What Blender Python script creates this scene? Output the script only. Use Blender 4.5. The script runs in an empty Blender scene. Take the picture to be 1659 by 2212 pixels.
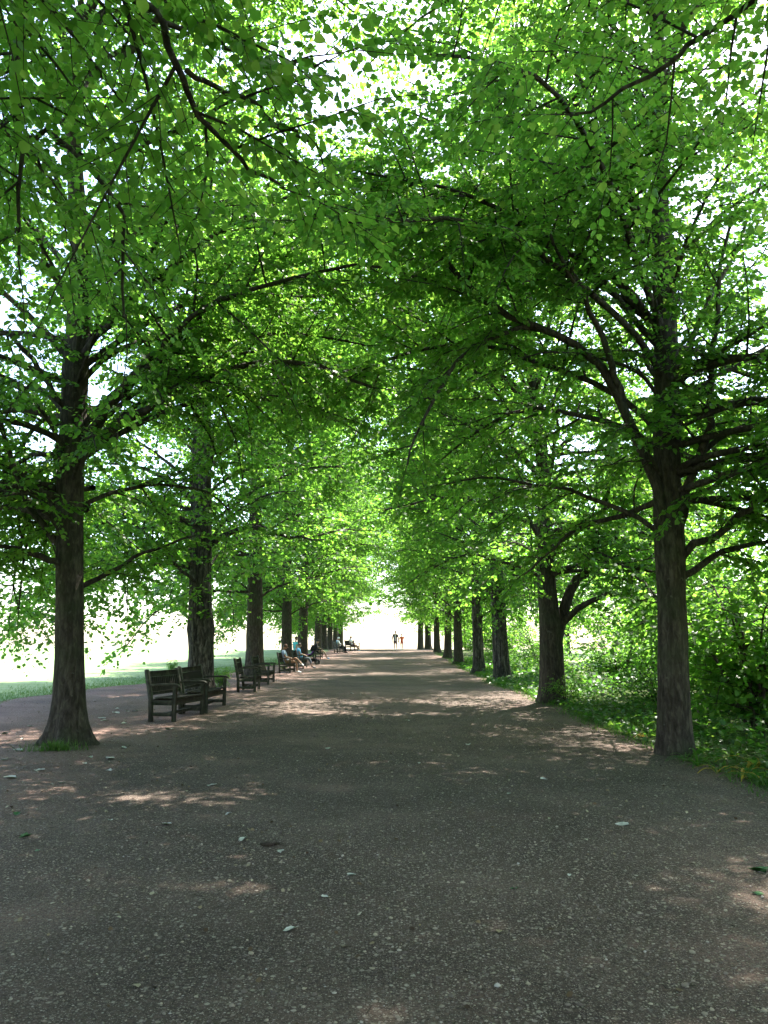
import bpy, math, random
import numpy as np
from mathutils import Vector, Matrix

sc = bpy.context.scene
COL = sc.collection
R = math.radians

# ------------------------------------------------------------------ camera, sky, sun, exposure
EYE = 1.5
PITCH = math.atan(286.0 / 1661.0)
cam_d = bpy.data.cameras.new('camera')
cam_d.sensor_fit = 'HORIZONTAL'
cam_d.sensor_width = 36.0
cam_d.lens = 36.0 * 1661.0 / 1659.0
cam_d.clip_start = 0.05
cam_d.clip_end = 3000
cam = bpy.data.objects.new('camera', cam_d)
cam.location = (0, 0, EYE)
cam.rotation_euler = (R(90) + PITCH, 0, 0)
COL.objects.link(cam)
sc.camera = cam

SUN_EL, SUN_AZ = R(60), R(31)          # azimuth from +Y towards +X
world = bpy.data.worlds.new('World')
sc.world = world
world.use_nodes = True
wn = world.node_tree
bg = wn.nodes['Background']
sky = wn.nodes.new('ShaderNodeTexSky')
sky.sky_type = 'NISHITA'
sky.sun_disc = False
sky.sun_elevation = SUN_EL
sky.sun_rotation = SUN_AZ
sky.dust_density = 1.6
sky.ozone_density = 0.2
sky.air_density = 1.0
wn.links.new(sky.outputs[0], bg.inputs[0])
bg.inputs[1].default_value = 0.15
sun_d = bpy.data.lights.new('sun', 'SUN')
sun_d.energy = 5.0
sun_d.angle = R(0.55)
sun_d.color = (1.0, 0.95, 0.86)
sun = bpy.data.objects.new('sun', sun_d)
S = Vector((math.sin(SUN_AZ) * math.cos(SUN_EL), math.cos(SUN_AZ) * math.cos(SUN_EL), math.sin(SUN_EL)))
sun.rotation_euler = S.to_track_quat('Z', 'Y').to_euler()
sun.location = S * 60
COL.objects.link(sun)
vs = sc.view_settings
vs.view_transform = 'Standard'
vs.look = 'None'
vs.gamma = 1.0
vs.use_curve_mapping = False
vs.exposure = 2.42
sc.cycles.max_bounces = 9
sc.cycles.diffuse_bounces = 6
sc.cycles.glossy_bounces = 2
sc.cycles.transmission_bounces = 4
sc.cycles.use_denoising = True
sc.cycles.caustics_reflective = False
sc.cycles.caustics_refractive = False

# ------------------------------------------------------------------ helpers
def pix(px, py, y):
    """point seen at a spot of the photograph, at distance y along the avenue"""
    a = (px - 829.5) / 1661.0
    b = (1106.0 - py) / 1661.0
    c, s = math.cos(PITCH), math.sin(PITCH)
    d = np.array([a, c - b * s, s + b * c])
    return d * (y / d[1]) + np.array([0, 0, EYE])

_pz = np.array([(-400, 0), (0, 0), (14, 0), (22, .13), (36, .13), (46, .30), (56, .52), (66, .78), (73, .95), (79, 1.0),
                (90, .85), (120, -.2), (200, -3), (420, -9), (900, -15)], float)
def zprof(y):
    y = np.asarray(y, float)
    o = np.zeros_like(y)
    for k in (-2.5, -1.2, 0, 1.2, 2.5):
        o = o + np.interp(y + k, _pz[:, 0], _pz[:, 1])
    return o / 5
def Z(x, y):
    x = np.asarray(x, float); y = np.asarray(y, float)
    z = zprof(np.clip(y, -390, 890))
    left = np.clip(-x - 14, 0, None)
    z = z + 0.02 * left * np.exp(-left / 160.0) * np.clip((left) / 20, 0, 1)
    return z
def ground(x, y):
    return float(Z(x, y))

def link(name, me, mat=None, parent=None):
    o = bpy.data.objects.new(name, me)
    COL.objects.link(o)
    if mat is not None and len(me.materials) == 0:
        me.materials.append(mat)
    if parent is not None:
        o.parent = parent
    return o
def tag(o, label=None, cat=None, group=None, kind=None):
    if label: o['label'] = label
    if cat: o['category'] = cat
    if group: o['group'] = group
    if kind: o['kind'] = kind
    return o
def empty(name, loc=(0, 0, 0), rz=0.0):
    o = bpy.data.objects.new(name, None)
    o.empty_display_size = 0.2
    o.location = loc
    o.rotation_euler = (0, 0, rz)
    COL.objects.link(o)
    return o
def copy_tree(o, parent=None):
    c = o.copy()
    COL.objects.link(c)
    if parent is not None:
        c.parent = parent
    for ch in list(o.children):
        copy_tree(ch, c)
    return c

def mesh_np(name, V, F, tint=None, smooth=False):
    """V (n,3); F list of (m,k) int arrays; tint: per-face float array in the order of F"""
    me = bpy.data.meshes.new(name)
    V = np.ascontiguousarray(V, np.float32)
    me.vertices.add(len(V))
    me.vertices.foreach_set('co', V.ravel())
    F = [f for f in F if len(f)]
    nl = sum(f.size for f in F)
    npoly = sum(len(f) for f in F)
    me.loops.add(nl)
    me.polygons.add(npoly)
    me.loops.foreach_set('vertex_index', np.concatenate([f.ravel() for f in F]).astype(np.int32))
    tot = np.concatenate([np.full(len(f), f.shape[1]) for f in F]).astype(np.int32)
    st = np.concatenate([[0], np.cumsum(tot)[:-1]]).astype(np.int32)
    me.polygons.foreach_set('loop_start', st)
    me.polygons.foreach_set('loop_total', tot)
    if smooth:
        me.polygons.foreach_set('use_smooth', np.ones(npoly, bool))
    if tint is not None:
        at = me.attributes.new('tint', 'FLOAT', 'FACE')
        at.data.foreach_set('value', np.ascontiguousarray(tint, np.float32))
    me.update(calc_edges=True)
    return me

class MB:
    """collects shapes for one mesh"""
    def __init__(self):
        self.v = []; self.f = []; self.n = 0
    def add(self, V, F):
        V = np.asarray(V, float)
        self.v.append(V)
        for f in F:
            f = np.asarray(f, int)
            if f.ndim == 1: f = f[None]
            self.f.append(f + self.n)
        self.n += len(V)
        return self
    def build(self, name, mat, parent=None, smooth=False):
        d = {}
        for f in self.f: d.setdefault(f.shape[1], []).append(f)
        me = mesh_np(name, np.concatenate(self.v), [np.concatenate(x) for x in d.values()], smooth=smooth)
        return link(name, me, mat, parent)
BOXF = np.array([[0, 1, 3, 2], [4, 6, 7, 5], [0, 4, 5, 1], [2, 3, 7, 6], [0, 2, 6, 4], [1, 5, 7, 3]])
def box(mb, c, s, rot=None, bevel=0.0):
    """a box with its long edges slightly chamfered"""
    c = np.array(c, float); h = np.array(s, float) / 2
    b = bevel if bevel else min(h) * 0.16
    P = []
    for sx in (-1, 1):
        for sy in (-1, 1):
            for sz in (-1, 1):
                P.append((sx * h[0], sy * h[1], sz * h[2]))
    me = []
    pts = []
    idx = {}
    for i, p in enumerate(P):
        sg = np.sign(p)
        for ax in range(3):
            q = np.array(p) - sg * b
            q[ax] = p[ax]
            idx[(i, ax)] = len(pts)
            pts.append(q)
    F4 = []; F3 = []
    for ax in range(3):
        for s_ in (0, 1):
            cs = [i for i in range(8) if ((i >> (2 - ax)) & 1) == s_]
            a, b_, c_, d_ = cs
            q = [idx[(a, ax)], idx[(b_, ax)], idx[(d_, ax)], idx[(c_, ax)]]
            F4.append(q if (s_ == 1) != (ax == 1) else q[::-1])
    for i in range(8):
        F3.append([idx[(i, 0)], idx[(i, 1)], idx[(i, 2)]])
    for ax in range(3):
        o1, o2 = [k for k in range(3) if k != ax]
        for i in range(8):
            if (i >> (2 - ax)) & 1 == 0:
                j = i | (1 << (2 - ax))
                F4.append([idx[(i, o1)], idx[(j, o1)], idx[(j, o2)], idx[(i, o2)]])
    V = np.array(pts)
    if rot is not None:
        V = V @ np.array(rot).T
    mb.add(V + c, [np.array(F4), np.array(F3)])
    return mb

def tubes(P, Rr, sides):
    """P (N,K,3) polylines, Rr (N,K) radii -> V, quads"""
    P = np.asarray(P, float); Rr = np.asarray(Rr, float)
    N, K, _ = P.shape
    T = np.gradient(P, axis=1)
    T /= np.linalg.norm(T, axis=2, keepdims=True) + 1e-9
    ref = np.where(np.abs(T[:, :1, 2:3]) > 0.85, np.array([[[1.0, 0.1, 0]]]), np.array([[[0, 0, 1.0]]]))
    ref = np.broadcast_to(ref, T.shape)
    A = np.cross(T, ref); A /= np.linalg.norm(A, axis=2, keepdims=True) + 1e-9
    B = np.cross(T, A)
    th = np.arange(sides) * 2 * math.pi / sides
    V = P[:, :, None, :] + Rr[:, :, None, None] * (A[:, :, None, :] * np.cos(th)[None, None, :, None] + B[:, :, None, :] * np.sin(th)[None, None, :, None])
    V = V.reshape(-1, 3)
    n = np.arange(N)[:, None, None] * (K * sides)
    k = np.arange(K - 1)[None, :, None] * sides
    s = np.arange(sides)[None, None, :]
    s2 = (s + 1) % sides
    F = np.stack([n + k + s, n + k + sides + s, n + k + sides + s2, n + k + s2], -1).reshape(-1, 4)
    return V, F
def resample(pts, n):
    """smooth curve through pts, n samples"""
    pts = np.asarray(pts, float)
    m = len(pts)
    ext = np.vstack([2 * pts[0] - pts[1], pts, 2 * pts[-1] - pts[-2]])
    t = np.linspace(0, m - 1 - 1e-6, n)
    i = t.astype(int); u = (t - i)[:, None]
    p0, p1, p2, p3 = ext[i], ext[i + 1], ext[i + 2], ext[i + 3]
    return 0.5 * ((2 * p1) + (-p0 + p2) * u + (2 * p0 - 5 * p1 + 4 * p2 - p3) * u ** 2 + (-p0 + 3 * p1 - 3 * p2 + p3) * u ** 3)

# ------------------------------------------------------------------ materials
def newmat(name):
    m = bpy.data.materials.new(name)
    m.use_nodes = True
    nt = m.node_tree
    for n in list(nt.nodes): nt.nodes.remove(n)
    return m, nt, nt.nodes.new, nt.links.new
def simple(name, col, rough=0.7, spec=0.3, noise=0.0, nscale=30.0, metal=0.0, bump=0.0):
    m, nt, N, L = newmat(name)
    out = N('ShaderNodeOutputMaterial'); p = N('ShaderNodeBsdfPrincipled')
    p.inputs['Roughness'].default_value = rough
    p.inputs['Specular IOR Level'].default_value = spec
    p.inputs['Metallic'].default_value = metal
    L(p.outputs[0], out.inputs[0])
    tc = N('ShaderNodeTexCoord'); nz = N('ShaderNodeTexNoise')
    nz.inputs['Scale'].default_value = nscale; nz.inputs['Detail'].default_value = 4
    L(tc.outputs['Object'], nz.inputs['Vector'])
    r = N('ShaderNodeValToRGB')
    k = noise
    r.color_ramp.elements[0].color = tuple(c * (1 - k) for c in col) + (1,)
    r.color_ramp.elements[1].color = tuple(min(1, c * (1 + k)) for c in col) + (1,)
    r.color_ramp.elements[0].position = .3; r.color_ramp.elements[1].position = .7
    L(nz.outputs[0], r.inputs[0]); L(r.outputs[0], p.inputs['Base Color'])
    if bump:
        b = N('ShaderNodeBump'); b.inputs['Strength'].default_value = bump; b.inputs['Distance'].default_value = .01
        L(nz.outputs[0], b.inputs['Height']); L(b.outputs[0], p.inputs['Normal'])
    return m
def ramp(N, stops):
    r = N('ShaderNodeValToRGB')
    e = r.color_ramp.elements
    while len(e) < len(stops): e.new(.5)
    for el, (p, c) in zip(e, stops):
        el.position = p; el.color = tuple(c) + (1,)
    return r
def leafmat(name, refl, trans, fac=0.58, rough=0.42, spec=0.35):
    """refl / trans: colour stops read through the per-leaf random tint"""
    m, nt, N, L = newmat(name)
    out = N('ShaderNodeOutputMaterial')
    a = N('ShaderNodeAttribute'); a.attribute_name = 'tint'
    r1 = ramp(N, refl); r2 = ramp(N, trans)
    L(a.outputs['Fac'], r1.inputs[0]); L(a.outputs['Fac'], r2.inputs[0])
    p = N('ShaderNodeBsdfPrincipled')
    p.inputs['Roughness'].default_value = rough
    p.inputs['Specular IOR Level'].default_value = spec
    t = N('ShaderNodeBsdfTranslucent')
    mx = N('ShaderNodeMixShader'); mx.inputs[0].default_value = fac
    L(r1.outputs[0], p.inputs['Base Color']); L(r2.outputs[0], t.inputs['Color'])
    L(p.outputs[0], mx.inputs[1]); L(t.outputs[0], mx.inputs[2]); L(mx.outputs[0], out.inputs[0])
    return m
LEAF = leafmat('lime_leaf', [(0, (.032, .095, .016)), (.6, (.056, .138, .022)), (1, (.095, .17, .030))],
               [(0, (.135, .37, .035)), (.6, (.235, .49, .05)), (1, (.37, .57, .08))])
BUSH = leafmat('bush_leaf', [(0, (.022, .065, .015)), (.6, (.04, .10, .022)), (1, (.07, .13, .03))],
               [(0, (.07, .22, .02)), (.6, (.12, .32, .03)), (1, (.25, .42, .05))], fac=.45)
STRAP = leafmat('strap_leaf', [(0, (.03, .09, .02)), (.7, (.06, .13, .02)), (.85, (.42, .30, .04)), (1, (.55, .36, .05))],
                [(0, (.08, .22, .02)), (.7, (.14, .28, .03)), (.85, (.35, .25, .04)), (1, (.4, .28, .05))], fac=.4)
GRASSB = leafmat('grass_blade', [(0, (.04, .10, .02)), (.7, (.08, .15, .03)), (1, (.16, .17, .06))],
                 [(0, (.08, .22, .02)), (.7, (.15, .3, .04)), (1, (.25, .28, .08))], fac=.4, spec=.15)
PALE = leafmat('pale_leaf', [(0, (.62, .59, .52)), (1, (.78, .74, .68))], [(0, (.4, .5, .35)), (1, (.5, .55, .4))], fac=.25, spec=.2)
HUSK = leafmat('dry_husk', [(0, (.05, .03, .02)), (.5, (.13, .08, .045)), (.8, (.28, .21, .12)), (1, (.45, .40, .28))], [(0, (.05, .03, .02)), (1, (.3, .25, .15))], fac=.15, spec=.15)
FALLENG = leafmat('green_fallen_leaf', [(0, (.05, .14, .05)), (1, (.16, .30, .14))], [(0, (.1, .3, .05)), (1, (.2, .35, .1))], fac=.25)

def bark(name, dark, mid, light, moss=0.5, scale=1.0, fiss=.25):
    m, nt, N, L = newmat(name)
    out = N('ShaderNodeOutputMaterial'); p = N('ShaderNodeBsdfPrincipled')
    p.inputs['Roughness'].default_value = .88; p.inputs['Specular IOR Level'].default_value = .2
    L(p.outputs[0], out.inputs[0])
    tc = N('ShaderNodeTexCoord')
    mp = N('ShaderNodeMapping'); mp.inputs['Scale'].default_value = (8 * scale, 8 * scale, 2.6 * scale)
    L(tc.outputs['Object'], mp.inputs[0])
    n1 = N('ShaderNodeTexNoise'); n1.inputs['Scale'].default_value = 2.2; n1.inputs['Detail'].default_value = 8; n1.inputs['Roughness'].default_value = .65
    n1.inputs['Distortion'].default_value = .4
    L(mp.outputs[0], n1.inputs[0])
    vo = N('ShaderNodeTexVoronoi'); vo.feature = 'DISTANCE_TO_EDGE'; vo.inputs['Scale'].default_value = 2.2
    mp2 = N('ShaderNodeMapping'); mp2.inputs['Scale'].default_value = (7 * scale, 7 * scale, .55 * scale)
    L(tc.outputs['Object'], mp2.inputs[0])
    mxv = N('ShaderNodeMix'); mxv.data_type = 'VECTOR'; mxv.inputs[0].default_value = .45
    L(mp2.outputs[0], mxv.inputs[4]); L(n1.outputs[1], mxv.inputs[5])
    L(mxv.outputs[1], vo.inputs[0])
    cr = ramp(N, [(.34, dark), (.5, mid), (.64, light)])
    L(n1.outputs[0], cr.inputs[0])
    fis = N('ShaderNodeMapRange'); fis.inputs[1].default_value = 0; fis.inputs[2].default_value = .16
    L(vo.outputs[0], fis.inputs[0])
    mul = N('ShaderNodeMix'); mul.data_type = 'RGBA'; mul.blend_type = 'MULTIPLY'; mul.inputs[0].default_value = fiss
    L(cr.outputs[0], mul.inputs[6]); L(fis.outputs[0], mul.inputs[7])
    # lichen and algae patches
    n2 = N('ShaderNodeTexNoise'); n2.inputs['Scale'].default_value = 1.7; n2.inputs['Detail'].default_value = 6
    L(tc.outputs['Object'], n2.inputs[0])
    g = ramp(N, [(.48, (0, 0, 0)), (.66, (1, 1, 1))])
    L(n2.outputs[0], g.inputs[0])
    gm = N('ShaderNodeMath'); gm.operation = 'MULTIPLY'; gm.inputs[1].default_value = moss
    L(g.outputs[0], gm.inputs[0])
    mx = N('ShaderNodeMix'); mx.data_type = 'RGBA'
    mx.inputs[7].default_value = (.04, .052, .022, 1)
    L(gm.outputs[0], mx.inputs[0]); L(mul.outputs[2], mx.inputs[6])
    n3 = N('ShaderNodeTexNoise'); n3.inputs['Scale'].default_value = 9; n3.inputs['Detail'].default_value = 3
    L(tc.outputs['Object'], n3.inputs[0])
    g3 = ramp(N, [(.68, (0, 0, 0)), (.74, (.4, .4, .4))])
    L(n3.outputs[0], g3.inputs[0])
    mx3 = N('ShaderNodeMix'); mx3.data_type = 'RGBA'; mx3.inputs[7].default_value = (.19, .18, .15, 1)
    L(g3.outputs[0], mx3.inputs[0]); L(mx.outputs[2], mx3.inputs[6])
    L(mx3.outputs[2], p.inputs['Base Color'])
    ad = N('ShaderNodeMath'); ad.operation = 'MULTIPLY_ADD'; ad.inputs[1].default_value = fiss * 1.6
    L(fis.outputs[0], ad.inputs[0]); L(n1.outputs[0], ad.inputs[2])
    b = N('ShaderNodeBump'); b.inputs['Strength'].default_value = 1.0; b.inputs['Distance'].default_value = .03
    L(ad.outputs[0], b.inputs['Height']); L(b.outputs[0], p.inputs['Normal'])
    return m
BARK = bark('lime_bark', (.028, .021, .016), (.060, .046, .035), (.10, .082, .062))
BARK_OLD = bark('old_lime_bark', (.026, .021, .017), (.075, .063, .053), (.17, .15, .125), moss=.35, scale=.8, fiss=.6)

def gravelmat():
    m, nt, N, L = newmat('gravel_path')
    out = N('ShaderNodeOutputMaterial'); p = N('ShaderNodeBsdfPrincipled')
    p.inputs['Roughness'].default_value = .9; p.inputs['Specular IOR Level'].default_value = .2
    L(p.outputs[0], out.inputs[0])
    g = N('ShaderNodeNewGeometry')
    n1 = N('ShaderNodeTexNoise'); n1.inputs['Scale'].default_value = .55; n1.inputs['Detail'].default_value = 7; n1.inputs['Roughness'].default_value = .62
    L(g.outputs['Position'], n1.inputs[0])
    c1 = ramp(N, [(.30, (.042, .029, .023)), (.5, (.078, .054, .043)), (.70, (.138, .094, .075))])
    L(n1.outputs[0], c1.inputs[0])
    # redder bare earth away from the walked middle
    at = N('ShaderNodeAttribute'); at.attribute_name = 'earth'
    ne = N('ShaderNodeMath'); ne.operation = 'ADD'
    n5 = N('ShaderNodeTexNoise'); n5.inputs['Scale'].default_value = .8; n5.inputs['Detail'].default_value = 5
    L(g.outputs['Position'], n5.inputs[0])
    L(at.outputs['Fac'], ne.inputs[0]); L(n5.outputs[0], ne.inputs[1])
    er = ramp(N, [(.56, (0, 0, 0)), (.92, (1, 1, 1))])
    L(ne.outputs[0], er.inputs[0])
    c2 = ramp(N, [(.3, (.125, .070, .056)), (.7, (.25, .150, .124))])
    L(n1.outputs[0], c2.inputs[0])
    mx = N('ShaderNodeMix'); mx.data_type = 'RGBA'
    L(er.outputs[0], mx.inputs[0]); L(c1.outputs[0], mx.inputs[6]); L(c2.outputs[0], mx.inputs[7])
    nf = N('ShaderNodeTexNoise'); nf.inputs['Scale'].default_value = 62; nf.inputs['Detail'].default_value = 6; nf.inputs['Roughness'].default_value = .75
    L(g.outputs['Position'], nf.inputs[0])
    rf = ramp(N, [(.34, (.42, .40, .38)), (.5, (1, 1, 1)), (.66, (1.75, 1.7, 1.62))]); L(nf.outputs[0], rf.inputs[0])
    mf = N('ShaderNodeMix'); mf.data_type = 'RGBA'; mf.blend_type = 'MULTIPLY'; mf.inputs[0].default_value = 1
    L(mx.outputs[2], mf.inputs[6]); L(rf.outputs[0], mf.inputs[7]); mx = mf
    # grit: two sizes of stones pressed into the surface
    last = mx.outputs[2]; hs = []
    for sc_, th, amt in ((62, .64, .75), (140, .58, .75), (30, .88, .6)):
        v = N('ShaderNodeTexVoronoi'); v.inputs['Scale'].default_value = sc_
        L(g.outputs['Position'], v.inputs[0])
        sx = N('ShaderNodeSeparateColor'); L(v.outputs['Color'], sx.inputs[0])
        r = ramp(N, [(th - .12, (0, 0, 0)), (th, (1, 1, 1))]); L(sx.outputs[0], r.inputs[0])
        d = ramp(N, [(.28, (1, 1, 1)), (.42, (0, 0, 0))]); L(v.outputs['Distance'], d.inputs[0])
        mm = N('ShaderNodeMath'); mm.operation = 'MULTIPLY'; L(r.outputs[0], mm.inputs[0]); L(d.outputs[0], mm.inputs[1])
        m2 = N('ShaderNodeMath'); m2.operation = 'MULTIPLY'; m2.inputs[1].default_value = amt; L(mm.outputs[0], m2.inputs[0])
        sc2 = ramp(N, [(0, (.17, .14, .12)), (.6, (.30, .245, .19)), (1, (.50, .43, .35))]); L(sx.outputs[1], sc2.inputs[0])
        x = N('ShaderNodeMix'); x.data_type = 'RGBA'
        L(m2.outputs[0], x.inputs[0]); L(last, x.inputs[6]); L(sc2.outputs[0], x.inputs[7])
        last = x.outputs[2]; hs.append(mm.outputs[0])
    L(last, p.inputs['Base Color'])
    n4 = N('ShaderNodeTexNoise'); n4.inputs['Scale'].default_value = 38; n4.inputs['Detail'].default_value = 5
    L(g.outputs['Position'], n4.inputs[0])
    s1 = N('ShaderNodeMath'); s1.operation = 'ADD'; L(hs[0], s1.inputs[0]); L(n4.outputs[0], s1.inputs[1])
    s2 = N('ShaderNodeMath'); s2.operation = 'ADD'; L(hs[1], s2.inputs[0]); L(s1.outputs[0], s2.inputs[1])
    b = N('ShaderNodeBump'); b.inputs['Strength'].default_value = .8; b.inputs['Distance'].default_value = .012
    L(s2.outputs[0], b.inputs['Height']); L(b.outputs[0], p.inputs['Normal'])
    return m
def lawnmat():
    m, nt, N, L = newmat('mown_grass')
    out = N('ShaderNodeOutputMaterial'); p = N('ShaderNodeBsdfPrincipled')
    p.inputs['Roughness'].default_value = .9; p.inputs['Specular IOR Level'].default_value = .15
    L(p.outputs[0], out.inputs[0])
    g = N('ShaderNodeNewGeometry')
    n1 = N('ShaderNodeTexNoise'); n1.inputs['Scale'].default_value = .9; n1.inputs['Detail'].default_value = 9; n1.inputs['Roughness'].default_value = .7
    L(g.outputs['Position'], n1.inputs[0])
    c1 = ramp(N, [(.3, (.14, .22, .08)), (.55, (.21, .29, .13)), (.75, (.28, .33, .19))])
    L(n1.outputs[0], c1.inputs[0]); L(c1.outputs[0], p.inputs['Base Color'])
    n2 = N('ShaderNodeTexNoise'); n2.inputs['Scale'].default_value = 60; n2.inputs['Detail'].default_value = 3
    L(g.outputs['Position'], n2.inputs[0])
    b = N('ShaderNodeBump'); b.inputs['Strength'].default_value = .8; b.inputs['Distance'].default_value = .03
    L(n2.outputs[0], b.inputs['Height']); L(b.outputs[0], p.inputs['Normal'])
    return m
def floormat():
    m, nt, N, L = newmat('woodland_soil')
    out = N('ShaderNodeOutputMaterial'); p = N('ShaderNodeBsdfPrincipled')
    p.inputs['Roughness'].default_value = .95; p.inputs['Specular IOR Level'].default_value = .1
    L(p.outputs[0], out.inputs[0])
    g = N('ShaderNodeNewGeometry')
    n1 = N('ShaderNodeTexNoise'); n1.inputs['Scale'].default_value = 1.6; n1.inputs['Detail'].default_value = 9; n1.inputs['Roughness'].default_value = .7
    L(g.outputs['Position'], n1.inputs[0])
    c1 = ramp(N, [(.3, (.05, .042, .03)), (.5, (.06, .075, .03)), (.72, (.10, .14, .04))])
    L(n1.outputs[0], c1.inputs[0]); L(c1.outputs[0], p.inputs['Base Color'])
    n2 = N('ShaderNodeTexNoise'); n2.inputs['Scale'].default_value = 30
    L(g.outputs['Position'], n2.inputs[0])
    b = N('ShaderNodeBump'); b.inputs['Strength'].default_value = .8; b.inputs['Distance'].default_value = .04
    L(n2.outputs[0], b.inputs['Height']); L(b.outputs[0], p.inputs['Normal'])
    return m
PATH, LAWN, SOIL = gravelmat(), lawnmat(), floormat()
def pebblemat():
    m, nt, N, L = newmat('pebble')
    out = N('ShaderNodeOutputMaterial'); p = N('ShaderNodeBsdfPrincipled')
    p.inputs['Roughness'].default_value = .75; p.inputs['Specular IOR Level'].default_value = .3
    a = N('ShaderNodeAttribute'); a.attribute_name = 'tint'
    r = ramp(N, [(0, (.05, .036, .03)), (.3, (.15, .112, .090)), (.55, (.24, .19, .145)), (.8, (.36, .29, .205)), (.93, (.40, .355, .33)), (1, (.64, .56, .47))])
    L(a.outputs['Fac'], r.inputs[0]); L(r.outputs[0], p.inputs['Base Color']); L(p.outputs[0], out.inputs[0])
    return m
PEB = pebblemat()
def woodmat():
    m, nt, N, L = newmat('weathered_bench_wood')
    out = N('ShaderNodeOutputMaterial'); p = N('ShaderNodeBsdfPrincipled')
    p.inputs['Roughness'].default_value = .75; p.inputs['Specular IOR Level'].default_value = .25
    tc = N('ShaderNodeTexCoord')
    n1 = N('ShaderNodeTexNoise'); n1.inputs['Scale'].default_value = 7; n1.inputs['Detail'].default_value = 8; n1.inputs['Distortion'].default_value = 1.2
    L(tc.outputs['Object'], n1.inputs[0])
    c = ramp(N, [(.3, (.030, .028, .020)), (.55, (.055, .053, .038)), (.75, (.085, .09, .055))])
    L(n1.outputs[0], c.inputs[0]); L(c.outputs[0], p.inputs['Base Color']); L(p.outputs[0], out.inputs[0])
    b = N('ShaderNodeBump'); b.inputs['Strength'].default_value = .4; b.inputs['Distance'].default_value = .004
    L(n1.outputs[0], b.inputs['Height']); L(b.outputs[0], p.inputs['Normal'])
    return m
WOOD = woodmat()

# ------------------------------------------------------------------ the ground
YL = np.unique(np.concatenate([np.linspace(-60, 2, 16), np.arange(2, 26, .25), np.arange(26, 100, 1.0), np.geomspace(100, 900, 24), np.linspace(-400, -60, 6)]))
XL = np.unique(np.concatenate([np.linspace(-12, 12, 9), -np.geomspace(12, 900, 22), np.geomspace(12, 900, 18), -np.arange(13, 60, 3.0)]))
def sheet(name, X, Y, dz, mat, attr=None, zadd=None):
    """X (ny,nx) per-row x positions, Y (ny,)"""
    ny, nx = X.shape
    YY = np.repeat(Y[:, None], nx, 1)
    ZZ = Z(X, YY) + dz
    if zadd is not None: ZZ = ZZ + zadd
    V = np.stack([X, YY, ZZ], -1).reshape(-1, 3)
    i = np.arange(ny - 1)[:, None] * nx; j = np.arange(nx - 1)[None]
    F = np.stack([i + j, i + j + 1, i + j + nx + 1, i + j + nx], -1).reshape(-1, 4)
    me = mesh_np(name, V, [F], smooth=True)
    if attr is not None:
        a = me.attributes.new('earth', 'FLOAT', 'POINT')
        a.data.foreach_set('value', np.ascontiguousarray(attr, np.float32).ravel())
    o = link(name, me, mat)
    tag(o, kind='structure')
    return o
sheet('ground', np.repeat(XL[None], len(YL), 0), YL, 0.0, LAWN)
rg = np.random.default_rng(5)
def wob(y, seed, amp):
    r = np.random.default_rng(seed); o = np.zeros_like(y)
    for k in range(7):
        w = 1.6 ** k * .35
        o += np.sin(y * w + r.uniform(0, 6.3)) * amp / (1.35 ** k)
    return o
def left_edge(y):
    return np.interp(y, [-60, 0, 14, 24, 32, 42, 60, 80, 300], [-9.5, -9.5, -9.6, -9.2, -8.2, -6.9, -5.4, -5.0, -5.0]) + wob(y, 1, .16)
def right_edge(y):
    return np.interp(y, [-60, 0, 6, 10, 13, 20, 30, 45, 80, 300], [4.6, 4.3, 4.1, 4.05, 3.95, 3.85, 4.0, 4.3, 4.6, 4.6]) + wob(y, 2, .10)
YP = YL[(YL > -61) & (YL < 96)]
nx = 64
u = np.linspace(0, 1, nx)[None]
XP = left_edge(YP)[:, None] * (1 - u) + right_edge(YP)[:, None] * u
earth = np.clip((-XP - 2.6) / 2.2, 0, 1) * .38 + np.clip((XP - 2.9) / 1.2, 0, 1) * .12 + np.clip((YP[:, None] - 25) / 60, 0, 1) * .2
nzs = sum(np.sin(XP * a + YP[:, None] * b + c) * d for a, b, c, d in ((1.3, .7, 0, .006), (2.9, -1.7, 1, .004), (5.1, 4.3, 2, .003), (.6, 2.3, 4, .005)))
fade = np.minimum(1, np.minimum(u, 1 - u) / .03)
sheet('path', XP, YP, 0.008, PATH, earth, (nzs + .018) * fade)
XW = right_edge(YP)[:, None] * (1 - np.linspace(0, 1, 12)[None]) + 12 * np.linspace(0, 1, 12)[None]
sheet('woodland_floor', np.where(np.arange(12)[None] == 0, XW - .25, XW), YP, 0.004, SOIL)

# ------------------------------------------------------------------ leaves and branches
LEAF6 = np.array([(0, .0, 0), (.34, .22, .10), (.46, .58, .12), (.0, 1.0, -.10), (-.46, .58, .12), (-.34, .22, .10), (0, .5, 0)], float)
LEAF6_F = [np.array([[0, 1, 2, 6], [6, 2, 3, 3], [0, 6, 4, 5]])]
LA = np.array([(0, .06, 0), (.30, .0, .05), (.50, .26, .10), (.47, .58, .10), (.22, .86, .02), (0, 1.08, -.12),
               (-.22, .86, .02), (-.47, .58, .10), (-.50, .26, .10), (-.30, .0, .05), (0, .5, 0.0)], float)
LA_F4 = np.array([[0, 1, 2, 10], [10, 2, 3, 4], [0, 10, 8, 9], [10, 6, 7, 8]]); LA_F3 = np.array([[10, 4, 5], [10, 5, 6]])
LB = np.array([(0, 0, 0), (.42, .18, .07), (.42, .62, .07), (0, 1.05, -.08), (-.42, .62, .07), (-.42, .18, .07)], float)
LB_F4 = np.array([[0, 1, 2, 3], [0, 3, 4, 5]])
LC = np.array([(0, 0, 0), (.46, .45, .05), (0, 1.0, -.04), (-.46, .45, .05)], float)
LC_F4 = np.array([[0, 1, 2, 3]])

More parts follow.
